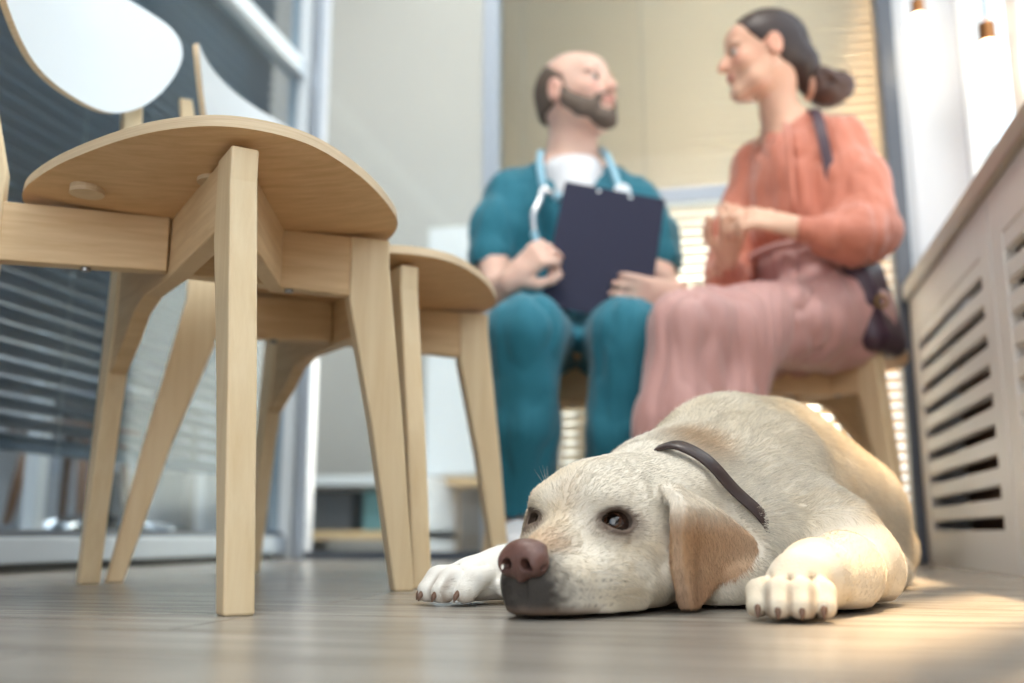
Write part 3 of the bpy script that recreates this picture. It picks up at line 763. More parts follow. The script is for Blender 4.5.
    def ncol(P, Nn):
        b, l, z = hlocal(P); c = np.tile(L3((122, 88, 80)), (len(P), 1))
        w = (sstep(.045, .036, z)*.45)[:, None]; c = c*(1-w)+L3((86, 60, 56))[None]*w
        for sg in (1, -1):
            q = P-hd(.0, sg*.0088, .0438)[None]; r = np.sqrt((q@HR/.0042)**2+(q@HZ/.0042)**2); w = (sstep(1.0, .7, r)*.9)[:, None]; c = c*(1-w)+L3((30, 20, 20))[None]*w
        w = (vnoise(P, 500, 3)*.18)[:, None]; return c*(1-w)
    nm = vcol_mat('damp pink brown nose leather', .32, .5, .5, 900)
    no = sdf_obj('nose', ng, nm, root, org, 1, ncol); HN[:] = HN0; no['label'] = 'pinkish brown nose'
    # eyes
    em, nt, bs = mat_new('wet brown eye'); bs.inputs['Roughness'].default_value = .06; bs.inputs['Coat Weight'].default_value = 1; bs.inputs['Coat Roughness'].default_value = .02
    vc = nt.nodes.new('ShaderNodeVertexColor'); vc.layer_name = 'Col'; nt.links.new(vc.outputs['Color'], bs.inputs['Base Color'])
    for (c, o, sg) in eyes:
        look = unitv(o+np.array((-.25, -.2, .22)))
        bmE = bmesh.new(); bmesh.ops.create_uvsphere(bmE, u_segments=40, v_segments=28, radius=.0134)
        me = bpy.data.meshes.new('eye'); 
        ce = c+o*(.0035 if sg > 0 else .0072)
        q = Vector((0, 0, 1)).rotation_difference(Vector(look)); 
        for v in bmE.verts: v.co = q @ v.co + Vector(ce-np.array(org))
        bmE.to_mesh(me); bmE.free(); me.polygons.foreach_set('use_smooth', [True]*len(me.polygons)); me.materials.append(em)
        co_ = np.zeros(len(me.vertices)*3, np.float32); me.vertices.foreach_get('co', co_); co_ = co_.reshape(-1, 3)+np.array(org)[None]-ce[None]
        ang = np.arccos(np.clip((co_@look)/np.maximum(np.linalg.norm(co_, axis=1), 1e-9), -1, 1))
        cc = np.tile(L3((60, 44, 38)), (len(ang), 1))
        for a0, a1, k in ((.80, .70, (48, 32, 24)), (.68, .6, (72, 46, 32)), (.40, .34, (10, 8, 8))):
            w = sstep(a0, a1, ang)[:, None]; cc = cc*(1-w)+L3(k)[None]*w
        at = me.color_attributes.new('Col', 'FLOAT_COLOR', 'POINT'); c4 = np.ones((len(ang), 4), np.float32); c4[:, :3] = cc; at.data.foreach_set('color', c4.ravel())
        link(bpy.data.objects.new('eye', me), root)
    # claws
    cm = plain('horn brown claw', (120, 92, 76), .3)
    for (p, fw, s) in claws:
        q = p-np.array(org); mb = MB(); mb.tube([q-fw*.008+HZ*.003, q-fw*.001+HZ*.0012, q+fw*.0045*s-HZ*.0035, q+fw*.0065*s-HZ*.0085], [.0038*s, .0036*s, .0026*s, .0006], 10)
        mb.build('claw', cm, root, smooth=True)
    # whiskers
    wk = []
    for i in range(26):
        sg = 1 if i % 3 else -1; b0 = rng.uniform(.02, .07); z0 = rng.uniform(.015, .042); a = hd(b0, sg*(.030+.25*b0), z0); dr = unitv(HR*sg*1.0+HB*rng.uniform(-.2, .5)+HZ*rng.uniform(-.25, .4)); L_ = rng.uniform(.02, .045)
        wk.append([a, a+dr*L_*.5, a+dr*L_-HZ*.004])
    for i in range(6):
        a = hd(.095, -.034, .106); dr = unitv(HZ*.9-HR*rng.uniform(0, .5)-HB*rng.uniform(-.2, .5)); wk.append([a, a+dr*.012, a+dr*.024])
    hair_curves('whisker', np.array(wk)-np.array(org)[None, None], np.tile(L3((210, 205, 195)), (len(wk), 1)), .00016, root)
    # collar: a thing of its own round the neck
    cc = np.array((.1490, 1.016, .086)); axn = unitv((.60, .72, .46)); t1 = unitv(np.cross(axn, HZ)); t2 = np.cross(t1, axn)
    col = thing('dog_collar', 'dark brown leather collar around the neck of the dog', 'collar', tuple(cc))
    m = 96; v = []; f = []
    # measure the neck around the ring so that the strap lies on the coat
    rr = []
    for k in range(m):
        a = 2*math.pi*k/m; d = t1*math.cos(a)+t2*math.sin(a); r = .05
        while r < .13:
            q = cc+d*r; i = ((q-g.lo)/g.h).astype(int)
            if (i < 0).any() or (i >= g.n).any() or g.f[tuple(i)] > 0: break
            r += .001
        rr.append(r)
    rr = np.array(rr); rr = np.minimum(rr, .112)
    for _ in range(10): rr = (np.roll(rr, 1)+rr*2+np.roll(rr, -1))/4
    prof = [(.007, .0015), (.0085, .0032), (.007, .0055), (-.007, .0055), (-.0085, .0032), (-.007, .0015)]
    for k in range(m):
        a = 2*math.pi*k/m; d = t1*math.cos(a)+t2*math.sin(a)
        for (s_, h_) in prof:
            p = d*(rr[k]+h_+.0050-.016*sstep(.25, .7, (t1*math.cos(a)+t2*math.sin(a))@np.array((-.62, .30, .72))))+axn*s_; p[2] = max(p[2], .0015-cc[2]+.0005); v.append(p)
    n = len(prof)
    for k in range(m):
        k2 = (k+1) % m
        for j in range(n): j2 = (j+1) % n; f.append((k*n+j, k*n+j2, k2*n+j2, k2*n+j))
    mesh('strap', v, f, plain('dark brown leather', (62, 48, 46), .38, noise=.15, nscale=60, bump=.1), col, smooth=True)
    k = int(np.argmax([(t1*math.cos(2*math.pi*q/m)+t2*math.sin(2*math.pi*q/m))@np.array((.72, -.45, -.55)) for q in range(m)])); a = 2*math.pi*k/m; d = t1*math.cos(a)+t2*math.sin(a); p = d*(rr[k]+.013)
    ring = spline([p+t*q for t, q in ()] or [p+axn*.010*math.cos(x)+np.cross(d, axn)*.010*math.sin(x) for x in np.linspace(0, 2*math.pi, 12, endpoint=False)], 2, True)
    MB().tube(list(ring)+[ring[0]], .0016, 8).build('ring', plain('dark steel', (70, 66, 66), .3, 1), col, smooth=True)
    return root
def unit_rows(a): return a/np.maximum(np.linalg.norm(a, axis=1), 1e-9)[:, None]
def hair_curves(name, pts, col, r, parent):
    n, k, _ = pts.shape; hc = bpy.data.hair_curves.new(name); hc.add_curves([k]*n)
    hc.attributes['position'].data.foreach_set('vector', pts.astype(np.float32).ravel())
    ra = hc.attributes.get('radius') or hc.attributes.new('radius', 'FLOAT', 'POINT')
    prof = np.linspace(1, 0, k)**.7*.9+.1; ra.data.foreach_set('value', np.tile(prof*r, n).astype(np.float32))
    ca = hc.attributes.new('hcol', 'FLOAT_COLOR', 'CURVE'); c4 = np.ones((n, 4), np.float32); c4[:, :3] = np.clip(col, 0, 1); ca.data.foreach_set('color', c4.ravel())
    m = bpy.data.materials.get('hair strand')
    if not m:
        m, nt, b = mat_new('hair strand'); at = nt.nodes.new('ShaderNodeAttribute'); at.attribute_name = 'hcol'
        nt.links.new(at.outputs['Color'], b.inputs['Base Color']); b.inputs['Roughness'].default_value = .5; b.inputs['Specular IOR Level'].default_value = .25
    hc.materials.append(m); return link(bpy.data.objects.new(name, hc), parent)
dog = build_dog()
# ------------------------------------------------------------------ people
SK = plain('x', (0, 0, 0)); bpy.data.materials.remove(SK)
def fabric(name, rgb, rough=.75, sheen=.3, noise=.06, bump=.25, bs=700):
    m = plain(name, rgb, rough, noise=noise, nscale=9, bump=bump, bscale=bs); m.node_tree.nodes['Principled BSDF'].inputs['Sheen Weight'].default_value = sheen; return m
class Head:
    def __init__(s, g, c, f, up, sc=1.0, ears=True, male=True):
        s.c = np.array(c, float); s.f = unitv(f); s.s = unitv(np.cross(up, s.f)); s.u = np.cross(s.f, s.s); s.k = sc; s.R = [s.f, s.s, s.u]
        def P(a, b, d): return s.at(a, b, d)
        k = sc
        g.ell(P(-.012, 0, .028), (.098*k, .077*k, .088*k), .02, s.R)
        g.ell(P(.020, 0, -.030), (.072*k, .061*k, .080*k), .02, s.R)
        g.ell(P(.058, 0, .045), (.034*k, .050*k, .034*k), .02, s.R)
        for q in (1, -1):
            g.chain([P(.0, q*.052, -.048), P(.035, q*.040, -.078), P(.068, q*.012, -.094)], [.020*k, .019*k, .017*k], .018)
            g.ell(P(.062, q*.038, -.022), (.024*k, .022*k, .024*k), .016, s.R)
            g.ell(P(.078, q*.030, .022), (.014*k, .022*k, .008*k), .010, s.R)
            g.ell(P(.096, q*.030, .003), (.016*k, .017*k, .011*k), .010, s.R, '-')
            g.ell(P(.094, q*.011, -.028), (.010*k, .008*k, .008*k), .006, s.R)
            if ears:
                g.ell(P(-.008, q*.080, -.004), (.019*k, .008*k, .032*k), .006, s.R)
                g.ell(P(-.004, q*.087, .000), (.010*k, .006*k, .018*k), .004, s.R, '-')
        g.chain([P(.086, 0, .012), P(.100, 0, -.010), P(.110, 0, -.026)], [.008*k, .009*k, .012*k], .010)
        g.ell(P(.074, 0, -.094), (.020*k, .024*k, .018*k), .014, s.R)
        g.ell(P(.090, 0, -.050), (.011*k, .024*k, .007*k), .006, s.R); g.ell(P(.088, 0, -.062), (.011*k, .021*k, .008*k), .006, s.R)
        g.chain([P(.099, .026, -.054), P(.102, 0, -.057), P(.099, -.026, -.054)], [.0015]*3, .003, '-')
    def at(s, a, b, d): return s.c+s.k*(s.f*a+s.s*b+s.u*d)
    def loc(s, P): Q = (P-s.c[None])/s.k; return Q@s.f, Q@s.s, Q@s.u
def hand(g, w, d, n, th, curl=(.5, .6, .7, .8), L=1.0, spread=.10, thumb_curl=.5):
    """wrist point, direction of the fingers, palm normal (towards the palm side), side (+1/-1) of the thumb along cross(d,n)"""
    w = np.array(w, float); d = unitv(d); n = np.array(n, float); n = unitv(n-d*n.dot(d)); s = np.cross(d, n)*th
    g.chain([w, w+d*.03*L], [.027*L, .028*L], .015, flat=(n, .72))
    for q in (-.026, -.009, .009, .026): g.cap(w+d*.018*L+s*q*.7*L, w+d*.082*L+s*q*L, .014*L, .0115*L, .010, flat=(n, .9))
    for i, (q, ln) in enumerate(((.029, .070), (.010, .080), (-.010, .075), (-.029, .058))):
        a = w+d*.084*L+s*q*L; dd = unitv(d+s*spread*(1.5-i)*.7); c = curl[i]; p = [a]; r = [.0098*L]; ang = 0
        for j, fr in enumerate((.45, .30, .25)):
            ang += c*(.55, .9, .7)[j]; v = dd*math.cos(ang)+n*math.sin(ang); p.append(p[-1]+v*ln*fr*L); r.append((.0090, .0082, .0070)[j]*L)
        g.chain(p, r, .003)
    a = w+d*.022*L+s*.024*L+n*.006*L; v1 = unitv(d*.65+s*.75+n*.25); v2 = unitv(d*(.9)+s*(.45-thumb_curl*.5)+n*thumb_curl*.8); v3 = unitv(d+n*thumb_curl*.9-s*thumb_curl*.4)
    b = a+v1*.036*L; c = b+v2*.032*L; e = c+v3*.026*L
    g.chain([a, b, c, e], [.0150*L, .0118*L, .0100*L, .0080*L], .008)
def skin_cols(base, heads, lips, blush):
    def f(P, N):
        c = np.tile(L3(base), (len(P), 1)); nz = vnoise(P, 25, 1)
        def mixc(c, k, w): w = np.clip(w, 0, 1)[:, None]; return c*(1-w)+L3(k)[None]*w
        c = mixc(c, blush, .25*nz)
        for h in heads:
            a, b, u = h.loc(P); near = (np.abs(a) < .13)*(np.abs(b) < .1)*(np.abs(u) < .13)
            c = mixc(c, blush, near*np.exp(-(((np.abs(b)-.040)/.022)**2+((u+.022)/.022)**2))*(a > .02)*.7)
            c = mixc(c, blush, near*np.exp(-((b/.014)**2+((u+.02)/.016)**2))*(a > .09)*.5)
            c = mixc(c, blush, near*(np.abs(b) > .072)*.45)
            c = mixc(c, lips, near*np.exp(-((b/.022)**4+((u+.056)/.009)**4))*(a > .085)*.9)
        return c
    return f
def face_bits(root, org, h, hair, iris):
    k = h.k; wm = plain('eye white', (196, 184, 176), .3)
    for q in (1, -1):
        e = thing0 = MB(); c = h.at(.0785, q*.030, .002)
        bmE = bmesh.new(); bmesh.ops.create_uvsphere(bmE, u_segments=20, v_segments=14, radius=.0118*k)
        for v in bmE.verts: v.co = Vector(c-np.array(org))+v.co
        me = bpy.data.meshes.new('eye'); bmE.to_mesh(me); bmE.free(); me.polygons.foreach_set('use_smooth', [True]*len(me.polygons)); me.materials.append(wm)
        eye = link(bpy.data.objects.new('eye', me), root)
        MB().tube([tuple(h.at(.0875, q*.030, .002)-org), tuple(h.at(.0915, q*.030, .002)-org)], [.0068*k, .0058*k], 14).build('iris', iris, eye, smooth=False)
        pts = [h.at(.083, q*.012, .020), h.at(.090, q*.026, .0265), h.at(.084, q*.040, .024), h.at(.074, q*.050, .017)]
        MB().tube([tuple(p-org) for p in spline(pts, 5)], .0030*k, 6).build('eyebrow', hair, root, smooth=True)
def cut(g, n, d0, side=1):
    """keep the part where n.p*side < d0"""
    v = (g.ax[0][:, None, None]*n[0]+g.ax[1][None, :, None]*n[1]+g.ax[2][None, None, :]*n[2]-d0)*side
    g.f = np.maximum(g.f, v.astype(np.float32))
def folds(amp, sx, sy, sz, seed=0, z0=None):
    def f(P):
        a = vnoise(P*np.array((sx, sy, sz))[None], 1, seed); b = vnoise(P*np.array((sx, sy, sz))[None], 2.1, seed+5)
        w = (1-np.abs(a*2-1))**2*.7+(1-np.abs(b*2-1))**2*.3
        return -amp*w
    return f
def cloth_obj(name, g, mat, parent, origin, fold, it=2):
    V, F = g.nets(); V = relax(V, F, it); N = normals(V, F); V = V+N*(fold(V)+.004)[:, None]; V = relax(V, F, 1)
    return fast_mesh(name, V, F, mat, parent, None, origin)
# ---- the man in scrubs
def build_man():
    org = np.array((.15, 2.30, 0)); root = thing('person', 'bald bearded person in teal scrubs sitting with a clipboard on the knees', 'person', tuple(org), 0, None)
    lo, hi = (-.17, 1.66, -.01), (.47, 2.50, 1.30)
    h0 = .0048*FINE
    g = Grid(lo, hi, h0)
    H = Head(g, (.158, 2.275, 1.122), (.72, -.66, .16), (-.06, .0, 1), .98)
    g.chain([H.at(-.025, 0, -.055), (.148, 2.315, .985), (.147, 2.33, .93)], [.058, .056, .07], .03)
    # trunk
    g.ell((.148, 2.32, .80), (.165, .105, .15), .05); g.ell((.15, 2.33, .62), (.145, .11, .14), .05); g.ell((.15, 2.33, .53), (.17, .12, .09), .05)
    g.chain([(-.002, 2.32, .890), (.148, 2.33, .93), (.298, 2.32, .876)], [.050, .058, .050], .04)
    # arms: left of picture holds the board's edge, right of picture holds its lower corner
    g.chain([(-.012, 2.31, .87), (-.040, 2.27, .72), (-.036, 2.19, .606)], [.046, .042, .036], .02)
    g.chain([(-.036, 2.19, .606), (-.020, 2.10, .585), (-.002, 2.02, .588)], [.038, .036, .024], .02)
    g.chain([(.306, 2.31, .855), (.335, 2.27, .71), (.348, 2.19, .600)], [.046, .042, .036], .02)
    g.chain([(.348, 2.19, .600), (.352, 2.11, .575), (.340, 2.055, .568)], [.038, .036, .024], .02)
    hand(g, (-.004, 2.018, .590), (.62, -.30, .52), (.35, .85, -.30), -1, (1.5, 1.1, 1.2, 1.3), .95, .12, .9)
    hand(g, (.338, 2.050, .568), (-.90, -.30, .0), (.20, .90, .25), 1, (.8, .8, .85, .9), .95, .08, .6)
    # legs and feet
    for (hx, kx, ky, ax_, ay) in ((.085, .028, 1.90, .020, 1.98), (.215, .232, 1.92, .205, 2.02)):
        g.chain([(hx, 2.28, .495), (kx, ky, .445)], [.070, .048], .03); g.chain([(kx, ky, .445), (ax_, ay, .10)], [.046, .036], .02)
        g.chain([(ax_, ay, .06), (ax_-.005, ay-.13, .04)], [.035, .030], .02)
    g.f = np.maximum(g.f, (.004-g.ax[2])[None, None, :].astype(np.float32))
    sk = vcol_mat('fair skin', .5, .4, .15, 250, .12)
    sdf_obj('body', g, sk, root, org, 1, skin_cols((226, 190, 172), [H], (190, 118, 108), (216, 154, 138)), True)
    dark = plain('dark brown cropped hair', (100, 86, 76), .8, noise=.3, nscale=120)
    face_bits(root, org, H, dark, plain('brown iris', (70, 48, 34), .1))
    # short hair at the back and sides
    q = Grid(H.c-.15, H.c+.15, .0042)
    q.ell(H.at(-.014, 0, .026), (.1015*H.k, .0805*H.k, .090*H.k), .01, H.R); q.ell(H.at(-.035, 0, -.02), (.075*H.k, .070*H.k, .06*H.k), .02, H.R)
    cut(q, H.f*1.0+H.u*.9, (H.f*1.0+H.u*.9)@H.at(0, 0, .052)); cut(q, H.f, H.f@H.at(.022, 0, 0)); cut(q, -H.u, -H.u@H.at(0, 0, -.034))
    for e_ in (1, -1): q.ell(H.at(-.002, e_*.084, -.006), (.024, .02, .034), .004, H.R, '-')
    sdf_obj('hair', q, dark, root, org, 1)['label'] = 'cropped dark hair at the back and sides'
    # beard and moustache
    q = Grid(H.c-.15, H.c+.15, .0040); k = H.k
    for e_ in (1, -1):
        q.chain([H.at(.010, e_*.062, -.012), H.at(.014, e_*.056, -.040), H.at(.040, e_*.044, -.070), H.at(.068, e_*.014, -.094)], [.0160*k, .0195*k, .0225*k, .0210*k], .014); q.chain([H.at(.030, e_*.050, -.045), H.at(.058, e_*.036, -.066)], [.020*k, .020*k], .014)
        q.chain([H.at(.090, e_*.006, -.040), H.at(.082, e_*.030, -.050), H.at(.072, e_*.034, -.072)], [.008*k, .008*k, .010*k], .008)
    q.ell(H.at(.074, 0, -.098), (.0235*k, .027*k, .0215*k), .014, H.R)
    q.ell(H.at(.096, 0, -.055), (.016*k, .022*k, .0085*k), .003, H.R, '-')
    sdf_obj('beard', q, dark, root, org, 1)['label'] = 'short dark brown beard'
    # scrubs top: v neck, short sleeves
    teal = fabric('teal scrubs cotton', (28, 112, 132), .8, .2, .07); teal_d = teal
    q = Grid((-.19, 2.08, .44), (.50, 2.52, 1.06), h0)
    q.ell((.148, 2.32, .80), (.165, .122, .165), .05); q.ell((.15, 2.32, .63), (.158, .130, .15), .05); q.ell((.15, 2.33, .55), (.175, .135, .085), .04)
    q.chain([(-.002, 2.32, .888), (.148, 2.335, .932), (.298, 2.32, .873)], [.060, .066, .060], .04)
    for p in (((-.012, 2.31, .872), (-.036, 2.28, .79), (-.046, 2.262, .715)), ((.308, 2.31, .857), (.332, 2.28, .78), (.342, 2.262, .705))): q.chain(p, [.056, .058, .061], .03)
    # neckline
    q.chain([(.075, 2.28, .99), (.148, 2.19, .885), (.218, 2.28, .985)], [.030, .016, .030], .008, '-')
    q.ell((.148, 2.28, .985), (.066, .072, .068), .012, None, '-')
    # open the sleeves at the hem
    for cx, sx in ((-.046, -1), (.342, 1)): 
        q.cap((cx-.0*sx, 2.255, .655), (cx, 2.26, .690), .050, .046, .004, '-')
    cloth_obj('scrubs_top', q, teal, root, org, folds(.012, 22, 22, 7, 3))
    q = Grid((-.0, 2.12, .78), (.30, 2.45, 1.05), .0048)
    q.chain([(.148, 2.290, .925), (.148, 2.285, .91), (.148, 2.245, .85)], [.066, .074, .058], .02); q.ell((.147, 2.29, .985), (.075, .08, .050), .01, None, '-')
    sdf_obj('undershirt', q, fabric('white cotton', (228, 228, 232), .8), root, org, 1)['label'] = 'white undershirt showing in the v neck'
    # trousers
    q = Grid((-.17, 1.74, .02), (.45, 2.50, .64), h0)
    q.ell((.15, 2.33, .53), (.185, .135, .095), .05)
    for (hx, kx, ky, ax_, ay) in ((.080, .028, 1.90, .016, 1.975), (.220, .232, 1.92, .205, 2.015)):
        q.chain([(hx, 2.28, .505), (kx, ky+.015, .458)], [.095, .076], .04)
        q.chain([(kx, ky+.01, .452), ((kx+ax_)/2, (ky+ay)/2-.0, .27), (ax_, ay, .125)], [.075, .072, .068], .03)
        q.cap((ax_, ay-.005, .02), (ax_, ay, .095), .060, .058, .006, '-')
    cloth_obj('trousers', q, teal, root, org, folds(.012, 20, 20, 7, 8))
    # white clogs
    wt = plain('white clog rubber', (224, 226, 230), .35)
    for ax_, ay in ((.018, 1.985), (.205, 2.02)):
        q = Grid((ax_-.07, ay-.24, -.002), (ax_+.07, ay+.09, .12), .0042)
        q.chain([(ax_, ay+.02, .050), (ax_-.003, ay-.06, .046), (ax_-.006, ay-.14, .034)], [.046, .046, .042], .02); q.ell((ax_, ay+.01, .10), (.034, .05, .035), .01, None, '-')
        q.f = np.maximum(q.f, (.002-q.ax[2])[None, None, :].astype(np.float32))
        sh = sdf_obj('shoe', q, wt, root, org, 1); sh['label'] = 'white clog'
        mb = MB(); mb.box(ax_-.046-org[0], ax_+.040-org[0], ay-.17-org[1], ay+.055-org[1], .0005, .014); mb.build('sole', wt, sh, bevel=.006)
    return root
man = build_man()
# clipboard held on the knees
def build_clipboard():
    TL, TR, BL = Vector((.119, 2.118, .845)), Vector((.34, 2.118, .802)), Vector((.052, 2.040, .548))
    u = (TR-TL).normalized(); dn = (BL-TL); dn = (dn-u*dn.dot(u)).normalized(); n = u.cross(dn).normalized()
    if n.y > 0: n = -n       # n faces the camera
    W_, H_ = .228, .318; c = TL; root = thing('clipboard', 'dark navy clipboard held upright by the person in teal scrubs', 'clipboard', tuple(c))
    def slab(x0, x1, y0, y1, a, b):
        v = [tuple(u*x+dn*y+n*z) for z in (a, b) for y in (y0, y1) for x in (x0, x1)]
        return MB().add(v, [(0,2,3,1),(4,5,7,6),(0,1,5,4),(2,6,7,3),(0,4,6,2),(1,3,7,5)])
    slab(0, W_, 0, H_, 0, .003).build('board', plain('navy board', (26, 28, 54), .8, bump=.05, bscale=400), root, bevel=.001)
    slab(.010, W_-.010, .020, H_-.008, -.0030, -.0004).build('paper', plain('white paper', (236, 236, 232), .8), root)
    st = plain('polished steel', (190, 192, 196), .25, 1)
    cl = slab(W_/2-.055, W_/2+.055, -.004, .024, -.010, -.003).build('clip', st, root, bevel=.002)
    for x in (W_/2-.036, W_/2+.036):
        q = []; p = u*x+dn*.011; 
        mb = MB(); mb.tube([tuple(p+n*.003), tuple(p+n*.0045)], .0050, 14); mb.build('rivet', st, root)
    return root
build_clipboard()
def build_stethoscope():
    root = thing('stethoscope', 'light blue stethoscope hanging round the neck of the person in scrubs', 'stethoscope', (.15, 2.25, .95)); o = Vector(root.location)
    bl = plain('light blue rubber tubing', (150, 196, 216), .4); st = plain('brushed steel fitting', (205, 208, 212), .25, .9)
    A = [(.218, 2.33, 1.0), (.148, 2.405, 1.012), (.082, 2.34, 1.0), (.068, 2.255, .965), (.066, 2.195, .900), (.072, 2.180, .853)]
    def T(p, r, n, m, par=root): return MB().tube([tuple(Vector(q)-o) for q in spline(p, 6)], r, 10).build(n, m, par, smooth=True)
    T([(.222, 2.315, 1.0)]+[A[0]]+A[1:], .0085, 'tubing', bl)
    T([(.222, 2.33, .998), (.226, 2.245, .960), (.240, 2.19, .885), (.249, 2.165, .838)], .0085, 'tubing', bl)
    f = T([(.072, 2.180, .853), (.062, 2.168, .815), (.048, 2.155, .778), (.050, 2.15, .735)], .0075, 'binaural_tube', st)
    T([(.050, 2.15, .737), (.055, 2.145, .715), (.063, 2.135, .700)], .0085, 'ear_tip', bl, f)
    f = T([(.072, 2.180, .853), (.088, 2.168, .835), (.104, 2.155, .822)], .0085, 'binaural_tube', st)
    T([(.100, 2.155, .826), (.110, 2.15, .815)], .011, 'ear_tip', bl, f)
    MB().tube([tuple(Vector((.249, 2.172, .835))-o), tuple(Vector((.251, 2.150, .832))-o)], [.021, .021], 24).build('chest_piece', st, root, bevel=.002)
build_stethoscope()
# ---- the woman in the coral blouse
def build_woman():
    org = np.array((.70, 2.12, 0)); root = thing('person', 'person with dark hair in a bun, coral blouse and dusty pink trousers, sitting in profile', 'person', tuple(org), 0, None)
    lo, hi = (.14, 1.60, -.01), (.95, 2.34, 1.30); h0 = .0048*FINE
    g = Grid(lo, hi, h0)
    H = Head(g, (.596, 2.10, 1.138), (-.985, -.02, -.08), (.08, .0, 1), .90)
    g.chain([H.at(-.034, 0, -.050), (.628, 2.115, 1.01), (.655, 2.12, .95)], [.040, .038, .052], .022)
    g.ell((.668, 2.12, .81), (.098, .115, .15), .05); g.ell((.675, 2.12, .66), (.088, .11, .13), .05); g.ell((.70, 2.12, .53), (.13, .15, .10), .05)
    g.chain([(.600, 2.20, .930), (.665, 2.13, .952), (.735, 2.06, .930)], [.042, .05, .042], .04)
    g.chain([(.740, 2.05, .92), (.752, 1.99, .67), (.68, 1.93, .650), (.580, 1.905, .672)], [.042, .036, .032, .021], .02)
    g.chain([(.595, 2.205, .925), (.535, 2.20, .69), (.475, 2.08, .61), (.472, 2.005, .635)], [.042, .036, .030, .021], .02)
    hand(g, (.580, 1.905, .674), (-.97, -.02, .22), (.1, .75, -.6), -1, (.7, .8, .9, 1.0), .88, .05, .5)
    hand(g, (.470, 2.00, .640), (.05, -.75, .45), (-.2, .5, .7), 1, (.9, .9, 1.0, 1.0), .86, .05, .4)
    for (hx, hy, kx, ky, ax_, ay) in ((.70, 2.05, .350, 1.868, .300, 1.85), (.68, 2.17, .360, 2.01, .300, 2.02)):
        g.chain([(hx, hy, .50), (kx+.015, ky, .445)], [.07, .045], .03); g.chain([(kx+.015, ky, .445), (ax_, ay, .10)], [.042, .034], .02); g.chain([(ax_, ay, .06), (ax_-.12, ay-.03, .03)], [.03, .026], .02)
    g.f = np.maximum(g.f, (.004-g.ax[2])[None, None, :].astype(np.float32))
    sk = vcol_mat('warm light skin', .5, .4, .15, 250, .12)
    sdf_obj('body', g, sk, root, org, 1, skin_cols((224, 182, 156), [H], (188, 92, 88), (218, 142, 120)), True)
    hairm = plain('dark brown hair', (46, 30, 28), .45, noise=.35, nscale=60)
    face_bits(root, org, H, hairm, plain('dark iris', (56, 38, 30), .1))
    q = Grid(H.c-np.array((.15, .14, .17)), H.c+np.array((.23, .14, .15)), .0042)
    q.ell(H.at(-.016, 0, .032), (.104*H.k, .083*H.k, .092*H.k), .01, H.R)
    n = H.f-H.u*.75; cut(q, n, n@H.at(.022, 0, .004)); 
    q.chain([H.at(-.050, 0, .0), H.at(-.090, 0, -.030), (.700, 2.115, 1.070)], [.060, .040, .022], .025)
    q.ell(H.at(.004, -.084, -.016), (.022, .02, .032), .008, H.R, '-'); q.ell(H.at(.004, .084, -.016), (.022, .02, .032), .008, H.R, '-')
    for t in range(7):
        a = -1.2+.4*t; q.chain([H.at(.06-.02*abs(a), math.sin(a)*.05, .10+.02*math.cos(a)), H.at(-.07, math.sin(a)*.09, .07), H.at(-.105, math.sin(a)*.03, -.02)], [.0015]*3, .008, '-')
    hr = sdf_obj('hair', q, hairm, root, org, 1); hr['label'] = 'dark brown hair swept back'
    q = Grid((.66, 2.02, .98), (.85, 2.21, 1.16), .0040)
    q.ell((.740, 2.115, 1.066), (.046, .046, .044), .01); q.ell((.772, 2.112, 1.072), (.032, .034, .034), .012); q.ell((.725, 2.09, 1.085), (.028, .024, .024), .01)
    for a, b in (((.71, 2.07, 1.09), (.76, 2.075, 1.05)), ((.72, 2.07, 1.06), (.77, 2.09, 1.09)), ((.74, 2.08, 1.11), (.78, 2.1, 1.06))): q.cap(a, b, .002, .003, .010, '-')
    bun = sdf_obj('bun', q, plain('brown curled hair', (74, 50, 42), .5, noise=.4, nscale=70), hr, org, 1); 
    MB().tube([tuple(np.array((.700, 2.085+.0, 1.075))-org+np.array((0, .03*math.cos(a)+.03, .03*math.sin(a)))) for a in np.linspace(0, 2*math.pi, 16)], .007, 8).build('hair_tie', plain('beige scrunchie', (196, 150, 128), .7), hr, smooth=True)
    # blouse with full sleeves
    coral = fabric('coral crepe', (198, 118, 94), .62, .35, .06)
    q = Grid((.40, 1.80, .52), (.92, 2.34, 1.05), h0)
    q.ell((.668, 2.115, .82), (.114, .130, .155), .05); q.ell((.668, 2.115, .72), (.112, .130, .075), .05)
    q.chain([(.602, 2.20, .925), (.668, 2.13, .950), (.738, 2.06, .922)], [.052, .056, .058], .04)
    q.chain([(.740, 2.05, .895), (.750, 2.015, .80), (.754, 1.985, .700)], [.060, .068, .070], .03)
    q.chain([(.754, 1.98, .690), (.715, 1.94, .662), (.655, 1.91, .657)], [.072, .062, .046], .03)
    q.chain([(.668, 1.91, .655), (.622, 1.905, .662)], [.044, .030], .01); q.chain([(.622, 1.905, .662), (.604, 1.905, .666)], [.030, .029], .006)
    q.chain([(.590, 2.205, .900), (.540, 2.20, .75), (.520, 2.18, .66)], [.054, .058, .060], .03); q.chain([(.520, 2.17, .65), (.485, 2.08, .610), (.475, 2.03, .625)], [.062, .046, .030], .02)
    q.ell((.635, 2.11, 1.015), (.062, .060, .055), .01, None, '-')
    q.chain([(.625, 2.06, .97), (.61, 2.02, .925)], [.018, .008], .006, '-')
    cloth_obj('blouse', q, coral, root, org, folds(.014, 24, 24, 8, 21))
    MB().tube([tuple(np.array(p)-org) for p in ((.607, 1.996, .930), (.606, 1.978, .86), (.606, 1.972, .76), (.608, 1.975, .70))], [.007, .007, .007, .006], 8).build('neck_tie', coral, root, smooth=True)
    # wide trousers
    pink = fabric('dusty pink satin', (194, 146, 140), .45, .4, .05)
